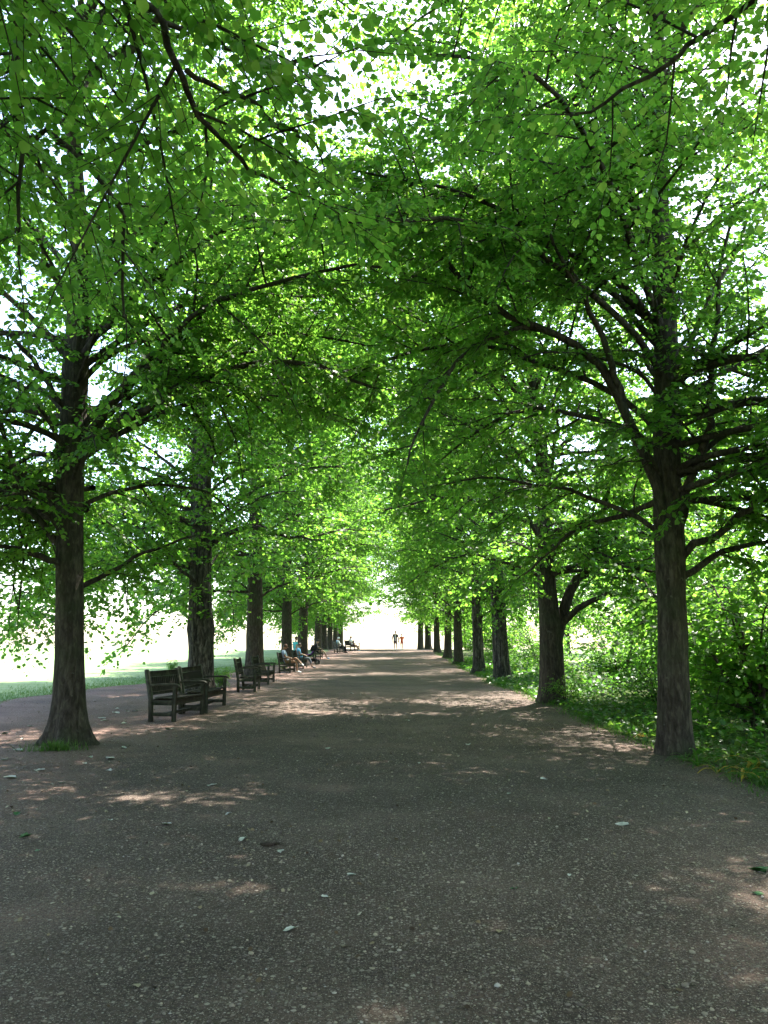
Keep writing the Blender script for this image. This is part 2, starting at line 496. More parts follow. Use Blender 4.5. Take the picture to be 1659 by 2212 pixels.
def leaf_mesh(name, P, A, Nn, S, T, detail, mat):
    """P base points, A axis, Nn normal, S sizes, T tints; detail 0..2 array"""
    X = np.cross(A, Nn)
    Vs, Fs3, Fs4, t3, t4 = [], [], [], [], []
    off = 0
    for d, (tv, f4, f3) in enumerate(((LC, LC_F4, None), (LB, LB_F4, None), (LA, LA_F4, LA_F3))):
        k = np.nonzero(detail == d)[0]
        if len(k) == 0: continue
        V = P[k][:, None] + S[k][:, None, None] * (X[k][:, None] * tv[None, :, 0:1] + A[k][:, None] * tv[None, :, 1:2] + Nn[k][:, None] * tv[None, :, 2:3])
        Vs.append(V.reshape(-1, 3))
        base = off + np.arange(len(k)) * len(tv)
        Fs4.append((base[:, None, None] + f4[None]).reshape(-1, 4)); t4.append(np.repeat(T[k], len(f4)))
        if f3 is not None:
            Fs3.append((base[:, None, None] + f3[None]).reshape(-1, 3)); t3.append(np.repeat(T[k], len(f3)))
        off += len(k) * len(tv)
    F = [np.concatenate(Fs4)] + ([np.concatenate(Fs3)] if Fs3 else [])
    tint = np.concatenate(t4 + t3)
    me = mesh_np(name, np.concatenate(Vs), F, tint=tint)
    me.materials.append(mat)
    return me
def unit(v):
    return v / (np.linalg.norm(v, axis=-1, keepdims=True) + 1e-9)
UP = np.array([0, 0, 1.0])

class Foliage:
    def __init__(self, rng):
        self.rng = rng; self.P = []; self.A = []; self.N = []; self.S = []
    def sprays(self, pts, rad, leafsize=.085, sec_step=.22, sec_len=.42, sec_max=2.2, s0=.25, twig_step=.088, twig_len=(.32, .68),
               leaf_step=.040, droop=.10, sides=(7, 3, 3), twigs_mesh=True, flat=.45, off=None):
        """grow side branches, twigs and leaves on one limb polyline; returns branch wood as V,F list"""
        rng = self.rng
        K = len(pts)
        seg = np.linalg.norm(np.diff(pts, axis=0), axis=1); L = seg.sum()
        cum = np.concatenate([[0], np.cumsum(seg)]) / L
        wood = [tubes(pts[None], rad[None], sides[0])]
        n2 = max(3, int(L * (1 - s0) / sec_step))
        s = s0 + (1 - s0) * (np.arange(n2) + rng.uniform(0, .8, n2)) / n2
        s = np.clip(s, 0, .995); s[-1] = .995
        def along(arr, s): return np.stack([np.interp(s, cum, arr[:, k]) for k in range(3)], -1)
        P = along(pts, s)
        T = unit(np.gradient(pts, axis=0)); T = unit(along(T, s))
        r0 = np.interp(s, cum, rad)
        side = np.where(np.arange(n2) % 2 == 0, 1.0, -1.0)[:, None]
        H = unit(np.cross(T, UP) + 1e-4)
        Hup = np.cross(H, T)
        ang = rng.uniform(R(38), R(78), n2)[:, None]
        roll = rng.normal(0, .75, n2)[:, None]
        D = unit(T * np.cos(ang) + np.sin(ang) * (H * side * np.cos(roll) + Hup * np.sin(roll)))
        D[-1] = T[-1]
        D[:, 2] = D[:, 2] * .8 + .06
        D = unit(D)
        ln = np.clip((.35 + .75 * (1 - s)) * L * sec_len, .45, sec_max) * rng.uniform(.65, 1.15, n2)
        t = np.linspace(0, 1, 4)
        bend = rng.normal(0, .16, (n2, 1, 3))
        C = P[:, None] + D[:, None] * ln[:, None, None] * t[None, :, None] + bend * ln[:, None, None] * (t ** 2)[None, :, None] \
            + np.array([0, 0, -1.0]) * (droop * ln ** 1.25)[:, None, None] * (t ** 2)[None, :, None] + .07 * (ln[:, None, None] * np.sin(t * 5 + side)[:, :, None] * Hup[:, None])*0.4
        rs = np.minimum(r0 * .6, .006 + .009 * ln)
        wood.append(tubes(C, rs[:, None] * (1 - .75 * t)[None] + .0015, sides[1]))
        # twigs
        TP, TD, TL, TS = [], [], [], []
        for i in range(n2):
            m = max(3, int(ln[i] / twig_step))
            tt = (np.arange(m) + rng.uniform(.1, .9, m)) / m
            tt[-1] = 1
            p = np.stack([np.interp(tt, t, C[i, :, k]) for k in range(3)], -1)
            dd = unit(np.gradient(C[i], axis=0)); d = unit(np.stack([np.interp(tt, t, dd[:, k]) for k in range(3)], -1))
            sd = np.where(np.arange(m) % 2 == 0, 1.0, -1.0)
            h = unit(np.cross(d, UP) + 1e-4)
            a = rng.uniform(R(30), R(75), m)[:, None]
            w = unit(d * np.cos(a) + h * sd[:, None] * np.sin(a) + np.array([0, 0, 1.0]) * rng.normal(-.03, .34, m)[:, None])
            w[-1] = d[-1]
            TP.append(p); TD.append(w); TL.append(rng.uniform(*twig_len, m) * (1 - .35 * tt)); TS.append(h)
        TP = np.concatenate(TP); TD = np.concatenate(TD); TL = np.concatenate(TL)
        t3 = np.array([0, .5, 1.0])
        dr = rng.uniform(.04, .34, len(TL))
        W = TP[:, None] + TD[:, None] * TL[:, None, None] * t3[None, :, None] + np.array([0, 0, -1.0]) * (dr * TL)[:, None, None] * (t3 ** 2)[None, :, None]
        if twigs_mesh and off is not None:
            w0 = W[:, 1] + off
            f = f_in(w0)
            vis = (f > .4) & (f < 15) & (np.abs(w0[:, 0]) < f * .55 + .3) & (u_in(w0) < f * .75 + .3)
            if vis.any():
                wood.append(tubes(W[vis][:, ::2], np.array([[.0042, .0014]]) * np.ones((int(vis.sum()), 1)), sides[2]))
        # leaves
        m = int(round(np.mean(twig_len) / leaf_step))
        q = (np.arange(m)[None] + rng.uniform(.15, .85, (len(TL), m))) / m
        pos = TP[:, None] + TD[:, None] * (TL[:, None] * q)[..., None] + np.array([0, 0, -1.0]) * (dr[:, None] * TL[:, None] * q ** 2)[..., None]
        sd = np.where((np.arange(m) % 2) == 0, 1.0, -1.0)[None, :, None]
        h = unit(np.cross(TD, UP) + 1e-4)[:, None]
        ax = unit(h * sd * rng.uniform(.35, 1.0, pos.shape[:2])[..., None] + TD[:, None] * rng.uniform(.2, .9, pos.shape[:2])[..., None]
                  + np.array([0, 0, -1.0]) * rng.uniform(.0, .9, pos.shape[:2])[..., None])
        nr = UP + rng.normal(0, flat, pos.shape)
        nr = unit(nr - ax * (nr * ax).sum(-1, keepdims=True))
        pos = pos + ax * .02
        sz = leafsize * rng.uniform(.6, 1.22, pos.shape[:2]) * (1 - .25 * q)
        self.P.append(pos.reshape(-1, 3)); self.A.append(ax.reshape(-1, 3)); self.N.append(nr.reshape(-1, 3)); self.S.append(sz.ravel())
        return wood
    def finish(self, name, parent, world_off, lod=None, mat=LEAF, picked=0, keep=1.0, detail_near=(6.5, 13.5), pick_name='leaf'):
        rng = self.rng
        P = np.concatenate(self.P); A = np.concatenate(self.A); N = np.concatenate(self.N); S_ = np.concatenate(self.S)
        W = P + np.asarray(world_off)
        if lod is None:
            D = np.linalg.norm(W - np.array([0, 0, EYE]), axis=1)
        else:
            D = np.full(len(P), float(lod))
        # well out of the picture the leaves are larger and fewer
        if lod is None:
            c, s_ = math.cos(PITCH), math.sin(PITCH)
            f = W[:, 1] * c + (W[:, 2] - EYE) * s_
            uu = -W[:, 1] * s_ + (W[:, 2] - EYE) * c
            outside = (f < .3) | (np.abs(W[:, 0]) > f * .5 * 1.25 + .6) | (uu > f * .667 * 1.2 + .5)
        else:
            outside = np.zeros(len(P), bool)
        sc_ = np.clip(D / 13.0, 1.0, 2.3)
        sc_ = np.where(outside, np.maximum(sc_, 2.1), sc_)
        k = rng.random(len(P)) < keep / sc_ ** 2
        P, A, N, S_, W, D, sc_, outside = (x[k] for x in (P, A, N, S_, W, D, sc_, outside))
        S_ = S_ * sc_ * np.where(outside, 1.32, 1.0)  # unseen leaves get extra area so the canopy blocks more sun
        tint = np.clip(rng.normal(.45, .22, len(P)), 0, 1)
        det = np.where(D < detail_near[0], 2, np.where(D < detail_near[1], 1, 0))
        det = np.where(outside, 0, det)
        if picked:
            cand = np.nonzero(~outside & (np.abs(W[:, 0]) < f_in(W) * .49) & (u_in(W) < f_in(W) * .66))[0]
            pk = cand[np.argsort(D[cand])[:picked]]
            protos = []
            for v in range(6):
                me = leaf_mesh(pick_name, np.zeros((1, 3)), np.array([[0, 1.0, 0]]), np.array([[0, 0, 1.0]]), np.ones(1), np.array([v / 6 + .05]), np.array([2]), mat)
                protos.append(me)
            for i in pk:
                o = link(pick_name, protos[int(rng.integers(6))], None, parent)
                x = np.cross(A[i], N[i])
                M = Matrix(np.vstack([np.column_stack([x * S_[i], A[i] * S_[i], N[i] * S_[i], P[i]]), [0, 0, 0, 1]]).tolist())
                o.matrix_local = M
            mask = np.ones(len(P), bool); mask[pk] = False
            P, A, N, S_, tint, det = (x_[mask] for x_ in (P, A, N, S_, tint, det))
        o = link(name, leaf_mesh(name, P, A, N, S_, tint, det, mat), None, parent)
        o['kind'] = 'stuff'
        return o, len(P)
def f_in(W): return W[:, 1] * math.cos(PITCH) + (W[:, 2] - EYE) * math.sin(PITCH)
def u_in(W): return -W[:, 1] * math.sin(PITCH) + (W[:, 2] - EYE) * math.cos(PITCH)

def wood_obj(name, wood, mat, parent, smooth=True):
    V = []; F = []; n = 0
    for v, f in wood:
        V.append(v); F.append(f + n); n += len(v)
    return link(name, mesh_np(name, np.concatenate(V), [np.concatenate(F)], smooth=smooth), mat, parent)

def trunk_obj(tp, tr, parent, rng, mat, flare=.8, lobes=5, sides=26, step=.16):
    """tp trunk points (local), tr radii"""
    H = tp[-1][2]
    zs = np.concatenate([[-.25, -.05], np.geomspace(.03, .9, 14), np.arange(1.05, H, step * 1.6)])
    pz = np.array([p[2] for p in tp])
    sm = resample(np.column_stack([np.asarray(tp), np.asarray(tr)]), 60)
    cx = np.interp(zs, sm[:, 2], sm[:, 0]); cy = np.interp(zs, sm[:, 2], sm[:, 1]); rr = np.interp(zs, sm[:, 2], sm[:, 3])
    th = np.arange(sides) * 2 * math.pi / sides
    ph = rng.uniform(0, 6.3, 8)
    zz = zs[:, None]; tt = th[None]
    lob = .55 + .45 * np.cos(lobes * tt + ph[0] + .4 * np.sin(tt + ph[1]))
    fl = flare * np.exp(-np.clip(zz, 0, None) / .24) * lob + .10 * np.exp(-np.clip(zz, 0, None) / .8)
    rib = .035 * np.cos(4 * tt + ph[2] + zz * .25) + .025 * np.cos(7 * tt + ph[3] - zz * .5) + .02 * np.cos(3 * tt + zz * 1.9 + ph[4]) \
        + .012 * rng.normal(0, 1, (len(zs), sides))
    # burrs and branch scars
    for _ in range(9):
        bz, bt, bs, ba = rng.uniform(.8, 7), rng.uniform(0, 6.3), rng.uniform(.12, .3), rng.uniform(.05, .16)
        dt = (tt - bt + math.pi) % (2 * math.pi) - math.pi
        rib = rib + ba * np.exp(-((zz - bz) / bs) ** 2 - (dt / .45) ** 2)
    rad = rr[:, None] * (1 + fl + rib)
    V = np.stack([cx[:, None] + rad * np.cos(tt), cy[:, None] + rad * np.sin(tt), np.repeat(zz, sides, 1)], -1).reshape(-1, 3)
    n = len(zs)
    i = np.arange(n - 1)[:, None] * sides; j = np.arange(sides)[None]; j2 = (j + 1) % sides
    F = np.stack([i + j, i + j2, i + sides + j2, i + sides + j], -1).reshape(-1, 4)
    cap = ((n - 1) * sides + np.arange(sides))[None]
    return link('trunk', mesh_np('trunk', V, [F, cap], smooth=True), mat, parent)

def auto_limb(rng, p0, az, L, e0, e1, n=9):
    """limb that leaves at elevation e0 and ends at e1"""
    pts = [np.array(p0, float)]
    a = az
    for k in range(n - 1):
        t = k / (n - 2)
        e = e0 + (e1 - e0) * t + rng.normal(0, .10)
        a += rng.normal(0, .11)
        pts.append(pts[-1] + (L / (n - 1)) * np.array([math.cos(a) * math.cos(e), math.sin(a) * math.cos(e), math.sin(e)]))
    return np.array(pts)

def make_tree(x, y, seed, trunk, limbs=(), n_auto=50, zlow=2.9, ztop=18.5, reach=5.6, lod=None, picked=0, mat=BARK, flare=.8, lobes=5,
              label=None, group=None, shoots=10, keep=1.0, path_dir=None, twigs=True, name='lime_tree', lowlen=.8, dens=1.0, n_arch=12, n_skirt=12, inner=None, arch_z=((4.6, 13.5), (4.6, 13.5), (13, 17)), inner_k=(1.0, 1.0, 1.0, 1.0), outer_k=.88, front_k=1.0, lsz=.085):
    """trunk: list of (dx,dy,z,r); limbs: list of (world points, r0)"""
    rng = np.random.default_rng(seed)
    if inner is None: inner = 0.0 if x <= 0 else math.pi
    z0 = ground(x, y)
    root = empty(name, (x, y, z0))
    tag(root, label, 'tree', group)
    tp = np.array([t[:3] for t in trunk], float); tr = np.array([t[3] for t in trunk], float)
    trunk_obj(tp, tr, root, rng, mat, flare, lobes, step=.16 if lod is None else .3, sides=26 if lod is None else 14)
    fo = Foliage(rng)
    tm = twigs
    off = np.array([x, y, z0])
    for lm in limbs:
        pts, r0 = lm[:2]
        pts = resample(np.array(pts) - off, 14)
        pts[1:] += rng.normal(0, .022, (13, 3))
        rad = r0 * np.linspace(1, .16, 14) ** .8 + .004
        w = fo.sprays(pts, rad, twigs_mesh=tm, off=off, leafsize=lsz, sec_step=.22 / dens, sec_max=2.0, s0=lm[2] if len(lm) > 2 else .30)
        wood_obj('limb', w, mat, root)
    for i in range(n_auto):
        t = (i + rng.uniform(0, .7)) / n_auto
        z = zlow + (ztop - zlow) * t ** 1.05
        az = i * 2.39996 + rng.uniform(-.4, .4) + seed
        c = np.array([np.interp(z, tp[:, 2], tp[:, k]) for k in (0, 1)])
        prof = np.interp(t, [0, .15, .6, .85, 1], [lowlen, 1.0, 1.0, .75, .4])
        L = reach * prof * rng.uniform(.8, 1.12)
        if math.cos(az - inner) > .2: L *= np.interp(z, [6, 8, 11, 12.5], inner_k)
        if math.cos(az - inner) < -.3: L *= outer_k
        if math.sin(az) < -.35 and z < 10: L *= front_k
        e0 = np.interp(t, [0, .3, 1], [R(38), R(54), R(68)]) + rng.normal(0, .12)
        e1 = np.interp(t, [0, .3, 1], [R(-22), R(2), R(35)]) + rng.normal(0, .15)
        pts = auto_limb(rng, (c[0], c[1], z), az, L, e0, e1)
        pts = resample(pts, 14)
        rt = np.interp(z, tp[:, 2], tr)
        rad = min(rt * .55, .012 + .0075 * L) * np.linspace(1, .15, 14) ** .85 + .004
        w = fo.sprays(pts, rad, twigs_mesh=tm, off=off, leafsize=lsz, sec_step=.22 / dens)
        wood_obj('limb', w, mat, root)
    # long boughs arching over the path, and low ones sweeping down on the outer side
    for i in range(n_arch + n_skirt):
        arch = i < n_arch
        if arch:
            z = rng.uniform(*arch_z[i % len(arch_z)]); az = inner + rng.uniform(-.85, .85)
            L = reach * rng.uniform(1.0, 1.22); e0, e1 = R(rng.uniform(42, 62)), R(rng.uniform(-28, 0))
        else:
            z = rng.uniform(3.0, 6.5); az = inner + math.pi + rng.uniform(-1.3, 1.3)
            L = reach * rng.uniform(.75, 1.05); e0, e1 = R(rng.uniform(0, 22)), R(rng.uniform(-68, -40))
        c = np.array([np.interp(z, tp[:, 2], tp[:, k]) for k in (0, 1)])
        pts = resample(auto_limb(rng, (c[0], c[1], z), az, L, e0, e1), 14)
        rad = min(np.interp(z, tp[:, 2], tr) * .5, .052) * np.linspace(1, .15, 14) ** .85 + .004
        w = fo.sprays(pts, rad, twigs_mesh=tm, off=off, leafsize=lsz, sec_step=.22 / dens)
        wood_obj('limb', w, mat, root)
    for i in range(shoots):
        z = rng.uniform(2.0, 9.0); az = rng.uniform(0, 6.3)
        c = [np.interp(z, tp[:, 2], tp[:, k]) for k in (0, 1)]
        rt = np.interp(z, tp[:, 2], tr)
        p = np.array([c[0] + rt * .8 * math.cos(az), c[1] + rt * .8 * math.sin(az), z])
        pts = resample(auto_limb(rng, p, az, rng.uniform(.5, 1.1), R(50), R(-15), n=5), 8)
        w = fo.sprays(pts, .010 * np.linspace(1, .3, 8), sec_step=.16, s0=.1, twigs_mesh=tm, off=off)
        wood_obj('shoot', w, mat, root)
    o, n = fo.finish('crown', root, off, lod, picked=picked, keep=keep)
    print('TREE', label, 'leaves', n)
    return root

def tree_trunk(x, y, pxs, h=17.0, depth=None):
    """trunk axis from photograph spots (px, py, width px) at the tree's distance"""
    z0 = ground(x, y); out = []
    for px, py, w in pxs:
        p = pix(px, py, y)
        out.append((p[0] - x, 0.0, p[2] - z0, w / 1661 * math.hypot(y, p[2]) * .455))
    return out
def L_(y0, pts, y1=None):
    """limb traced at distance y0 (to y1 at its tip)"""
    n = len(pts)
    return [pix(px, py, y0 + ((y1 if y1 is not None else y0) - y0) * i / (n - 1)) for i, (px, py) in enumerate(pts)]

GRP_L, GRP_R = 'lime trees of the left row', 'lime trees of the right row'
# nearest left tree in view
b = pix(151, 1600, 11.95)
X1, Y1 = float(b[0]), 11.95
t = [(0, 0, -.3, .26), (0, 0, 0, .245)] + [q for q in tree_trunk(X1, Y1, [(151, 1500, 66), (150, 1300, 59), (151, 1100, 58), (158, 900, 55), (170, 700, 50), (176, 560, 42), (166, 430, 34), (160, 300, 28), (165, 120, 22)])] + [(.3, .2, 17, .08), (.3, .2, 20, .03)]
LL1 = [(L_(Y1, [(150, 1240), (115, 1215), (60, 1190), (0, 1180), (-90, 1190)], 11.3), .06),
       (L_(Y1, [(150, 1130), (125, 1100), (90, 1062), (0, 1052), (-100, 1040)], 12.8), .055),
       (L_(Y1, [(140, 1190), (85, 1120), (45, 1050), (15, 960), (-10, 880), (-60, 780)], 11.0), .055),
       (L_(Y1, [(160, 1290), (180, 1268), (250, 1225), (330, 1185), (420, 1160)], 13.0), .05),
       (L_(Y1, [(170, 980), (240, 925), (300, 890), (400, 830), (470, 808), (590, 782), (700, 795), (800, 832)], 11.2), .085),
       (L_(Y1, [(165, 980), (220, 905), (280, 830), (340, 770), (420, 690), (480, 590), (560, 420)], 12.6), .085),
       (L_(Y1, [(170, 780), (200, 740), (260, 674), (300, 610), (330, 540), (380, 450)], 11.0), .06),
       (L_(Y1, [(165, 900), (115, 850), (60, 760), (10, 720), (-60, 690)], 11.0), .055),
       (L_(Y1, [(170, 700), (120, 610), (80, 520), (40, 400), (10, 250)], 10.5), .05),
       (L_(Y1, [(172, 620), (230, 560), (330, 480), (450, 440), (520, 430)], 10.6), .05)]
A3 = lambda *p: [np.array(q, float) for q in p]
LL1 += [(A3((X1, 12, 3.6), (-6.2, 13.5, 3.9), (-7.2, 15, 3.0), (-7.8, 16.5, 2.1)), .045), (A3((X1, 12.2, 4.0), (-6.0, 14.2, 4.2), (-6.6, 16.2, 3.3), (-7.0, 17.8, 2.3)), .045), (A3((X1, 12, 4.6), (-6.4, 12.8, 4.5), (-7.2, 13.4, 3.4), (-7.6, 13.9, 2.3)), .045),
        (A3((X1, 12, 11.5), (-3.2, 11.6, 13.0), (-.9, 11.2, 13.8), (1.0, 11.0, 13.8)), .06), (A3((X1, 12, 13.0), (-3.2, 10.6, 14.6), (-1.3, 9.6, 15.4), (.6, 8.8, 15.6)), .055),  # boughs mostly above the frame, added to keep sun patches off the path
        (A3((X1, 12, 12.2), (-3.4, 13.0, 14.5), (-1.4, 13.6, 16.0), (.6, 14.0, 16.4)), .055)]  # one more high bough, added to close the gap towards the sun
make_tree(X1, Y1, 11, t, LL1, front_k=.6, n_arch=15, arch_z=((4, 7), (12, 16), (14, 17.5)), inner_k=(1, .75, .8, 1.2), picked=300, shoots=5, reach=5.6, flare=1.05, label='nearest lime tree of the left row, a grass tuft at its flared foot', group=GRP_L, lobes=5)  # upper arch ranges are extra boughs above the frame, added to shade the path
# nearest right tree in view
b = pix(1458, 1618, 11.0)
X2, Y2 = float(b[0]), 11.0
t = [(0, 0, -.3, .215), (0, 0, 0, .205)] + [q for q in tree_trunk(X2, Y2, [(1456, 1500, 66), (1450, 1300, 61), (1446, 1180, 66), (1441, 1050, 60), (1440, 900, 54), (1437, 700, 48), (1428, 500, 36), (1424, 250, 27), (1415, 50, 22)])] + [(-.1, .2, 17, .07), (-.1, .2, 20, .03)]
LR1 = [(L_(Y2, [(1440, 1170), (1428, 1120), (1408, 1030), (1375, 930), (1345, 868), (1310, 800), (1240, 740), (1180, 715), (1050, 660), (960, 560), (890, 470), (830, 420)], 10.2), .088, .55),
       (L_(Y2 - .25, [(1345, 866), (1322, 800), (1298, 720), (1262, 650), (1225, 590), (1180, 480)], 9.6), .055, .5),
       (L_(Y2 - .35, [(1180, 715), (1100, 715), (1010, 760), (950, 840), (905, 930), (880, 1000)], 9.4), .035, .5),
       (L_(Y2, [(1425, 700), (1370, 655), (1300, 560), (1240, 500), (1150, 400)], 11.4), .06),
       (L_(Y2, [(1450, 1215), (1482, 1190), (1580, 1130), (1659, 1075), (1760, 1050)], 10.6), .07),
       (L_(Y2, [(1450, 1260), (1482, 1239), (1580, 1190), (1659, 1174), (1760, 1180)], 11.4), .06),
       (L_(Y2, [(1450, 1170), (1475, 1115), (1495, 1025), (1530, 935), (1537, 860), (1541, 735), (1552, 635), (1580, 480)], 10.4), .075),
       (L_(Y2, [(1450, 1030), (1470, 1020), (1525, 1005), (1660, 975), (1760, 990)], 10.2), .05),
       (L_(Y2, [(1445, 880), (1480, 850), (1530, 820), (1660, 750), (1760, 700)], 11.6), .055),
       (L_(Y2, [(1440, 820), (1472, 775), (1495, 735), (1540, 640), (1590, 540), (1640, 400)], 11.8), .06),
       (L_(Y2, [(1430, 560), (1370, 440), (1330, 340), (1270, 200), (1180, 100)], 10.6), .05),
       (L_(Y2, [(1428, 480), (1405, 300), (1370, 170), (1310, 60), (1260, -60)], 11.6), .05),
       (L_(Y2, [(1425, 1080), (1360, 1110), (1280, 1130), (1200, 1180), (1130, 1250)], 11.8), .045)]
LR1 += [(A3((X2, 11, 11.8), (2.6, 10.6, 13.4), (.8, 10.2, 14.2), (-.9, 10.0, 14.2)), .055), (A3((X2, 11, 13.4), (2.6, 9.6, 15.0), (.9, 8.6, 15.8), (-.5, 8.0, 16.0)), .05)]  # out-of-view boughs over the path, added to block the sun
make_tree(X2, Y2, 22, t, LR1, front_k=.5, outer_k=1.05, n_auto=60, n_arch=15, arch_z=((4, 7), (12, 16), (14, 17.5)), inner_k=(1, .72, .75, 1.2), picked=300, shoots=4, reach=5.4, flare=.35, lobes=4, label='smooth lime tree with strap leaved plants at its foot, nearest in the right row', group=GRP_R)  # here too the upper arch ranges add unseen boughs for shade
# trees whose trunks stand just outside the frame, crowns overhead
t0 = lambda r: [(0, 0, -.3, r), (0, 0, 0, r), (.02, 0, 2, r * .9), (.05, .05, 5, r * .8), (.1, .1, 9, r * .55), (.1, .1, 15, r * .3), (.1, .1, 20, .03)]
LL0 = [([np.array([-5.3, 2.6, 4.6]), np.array([-3.6, 3.1, 5.6])] + L_(3.9, [(305, 0), (350, 60), (400, 150), (406, 200), (440, 260), (520, 345), (560, 372), (610, 400)], 4.6), .025),
       (L_(4.0, [(346, 45), (440, 62), (500, 100), (600, 145), (655, 125), (710, 150)], 4.4), .013),
       (L_(4.1, [(400, 150), (480, 190), (560, 238), (640, 290), (700, 330)], 4.7), .014),
       ([np.array([-5.3, 2.6, 5.0]), np.array([-4.4, 4.0, 6.5])] + L_(5.0, [(30, -60), (34, 60), (40, 220), (46, 400), (35, 560)], 5.6), .03),
       ([np.array([-5.3, 2.6, 4.0]), np.array([-4.6, 4.3, 5.4])] + L_(6.0, [(0, 300), (120, 290), (250, 450), (262, 560), (270, 690)], 6.6), .03)]
make_tree(-5.3, 2.6, 33, t0(.29), LL0, lsz=.070, n_arch=9, arch_z=((8, 14),), inner_k=(.8, .7, 1.15, 1.2), picked=300, reach=5.4, zlow=3.6, label='lime tree beside the viewpoint whose branches hang into the upper left', group=GRP_L)  # arch boughs start above the frame, added to shade the foreground
LR0 = [([np.array([4.6, 2.2, 4.4]), np.array([3.6, 3.2, 5.8])] + L_(4.8, [(1560, 60), (1450, 130), (1340, 200), (1230, 260)], 5.2), .024)]
make_tree(4.6, 2.2, 44, t0(.26), LR0, lsz=.070, n_arch=9, arch_z=((8, 14),), inner_k=(.75, .6, 1.15, 1.2), picked=300, reach=5.2, zlow=4.0, label='lime tree beside the viewpoint whose branches hang into the upper right', group=GRP_R)  # arch boughs likewise added out of view as sun cover
# second trees
b = pix(432, 1500, 22.6); X3 = float(b[0])
t = [(0, 0, -.3, .37), (0, 0, 0, .355)] + [q for q in tree_trunk(X3, 22.6, [(434, 1430, 58), (433, 1300, 54), (434, 1150, 50), (436, 950, 44), (440, 700, 32)])] + [(.2, .1, 15, .1), (.2, .1, 20, .03)]
make_tree(X3, 22.6, 55, t, [(L_(22.6, [(450, 1180), (500, 1150), (560, 1140), (620, 1160), (700, 1165)], 22), .09), (L_(22.6, [(440, 1000), (500, 940), (600, 840), (680, 700)], 21), .1),
          (L_(22.6, [(420, 1090), (370, 1040), (300, 1010), (220, 1000)], 22), .09)], arch_z=((4.6, 10.5), (8, 12)), inner_k=(1, 1, .95, .85), reach=5.9, mat=BARK_OLD, flare=.5,
          label='thick old lime tree with pale bark behind the nearest pair of benches', group=GRP_L, shoots=16)
b = pix(1192, 1520, 19.4); X4 = float(b[0])
t = [(0, 0, -.3, .30), (0, 0, 0, .28)] + [q for q in tree_trunk(X4, 19.4, [(1193, 1450, 54), (1188, 1350, 48), (1180, 1250, 40), (1176, 1100, 32), (1168, 950, 28), (1150, 820, 24), (1140, 650, 18)])] + [(-.4, .1, 15, .08), (-.4, .1, 20, .03)]
make_tree(X4, 19.4, 66, t, [(L_(19.4, [(1200, 1400), (1214, 1330), (1236, 1265), (1268, 1225), (1300, 1120), (1320, 1000), (1330, 850)], 19.8), .16),
          (L_(19.4, [(1215, 1345), (1250, 1312), (1300, 1288), (1360, 1286), (1430, 1310)], 18.6), .09),
          (L_(19.4, [(1180, 1040), (1120, 980), (1070, 930), (1000, 900)], 18.6), .07)], arch_z=((4.6, 10.5), (8, 12)), inner_k=(1, 1, .95, .85), n_auto=58, reach=5.8, flare=.55,
          label='forked lime tree with a dark bush at its foot, second in the right row', group=GRP_R, shoots=14)
# mid-distance and far trees: three grown specimens, then copies of them
LEFT = [(34.5, 551, 36), (46, 620, 23), (56, 653, 21), (69, 686, 15), (77, 700, 13), (86, 712, 12), (96, 724, 11), (104, 735, 12)]
RIGHT = [(29.5, 1083, 32), (37, 1034, 20), (47, 990, 18), (56, 967, 11), (67, 944, 13), (80, 925, 13), (95, 908, 12)]
LABL = ['lime tree right behind the second pair of benches', 'lime tree behind the seated man with crossed legs', 'lime tree with a bleached patch low on its trunk, behind the pushchair',
        'lime tree behind the woman with dark tied hair', 'slimmer lime tree next beyond the dark haired woman in the left row', 'thin lime tree standing in grass short of the far benches',
        'lime tree just before the last trunk of the left row', 'last lime tree of the left row, behind the white haired sitter']
LABR = ['third lime tree of the right row with low branches over the bank', 'slim straight lime tree, fourth in the right row', 'thick pale lime tree with a yellow green patch at its foot, right row',
        'thin dark lime tree, sixth in the right row', 'lime tree third from the far end of the right row', 'lime tree next to the last of the right row', 'last lime tree of the right row, beside the walkers']
tv = lambda r, b: [(0, 0, -.3, r * 1.05), (0, 0, 0, r), (b * .2, 0, 2, r * .92), (b * .5, .05, 5, r * .8), (b, .1, 9, r * .55), (b, .1, 15, r * .3), (b, .1, 20, .03)]
protos = []
for k, (sd, bnd) in enumerate(((71, .25), (82, -.2), (93, .1))):
    protos.append(make_tree(0, -40, sd, tv(.34, bnd), reach=5.9 + .15 * k, lod=(26, 29, 36)[k], mat=(BARK_OLD, BARK, BARK)[k], twigs=False, shoots=8, zlow=2.7, group=GRP_L))
spots = [(y, px, w, 'L', LABL[i]) for i, (y, px, w) in enumerate(LEFT)] + [(y, px, w, 'R', LABR[i]) for i, (y, px, w) in enumerate(RIGHT)]
used = set()
for i, (y, px, w, sd, lab) in enumerate(sorted(spots)):
    v = (0, 1, 0, 1, 2, 2)[i] if i < 6 else 2 if i % 3 else 1
    if v in used: o = copy_tree(protos[v])
    else:
        o = protos[v]; used.add(v)
    x = float(pix(px, 1400, y)[0])
    o.location = (x, y, ground(x, y) - .02)
    s = (w / 1661 * y) / (.34 * 2 * .95)
    s = min(1.15, max(.8, s))
    o.scale = (s, s, max(.9, s))
    o.rotation_euler = (0, 0, (0 if sd == 'L' else math.pi) + (-.5, .1, .45, -.2, .3)[i % 5])
    tag(o, lab, 'tree', GRP_L if sd == 'L' else GRP_R)
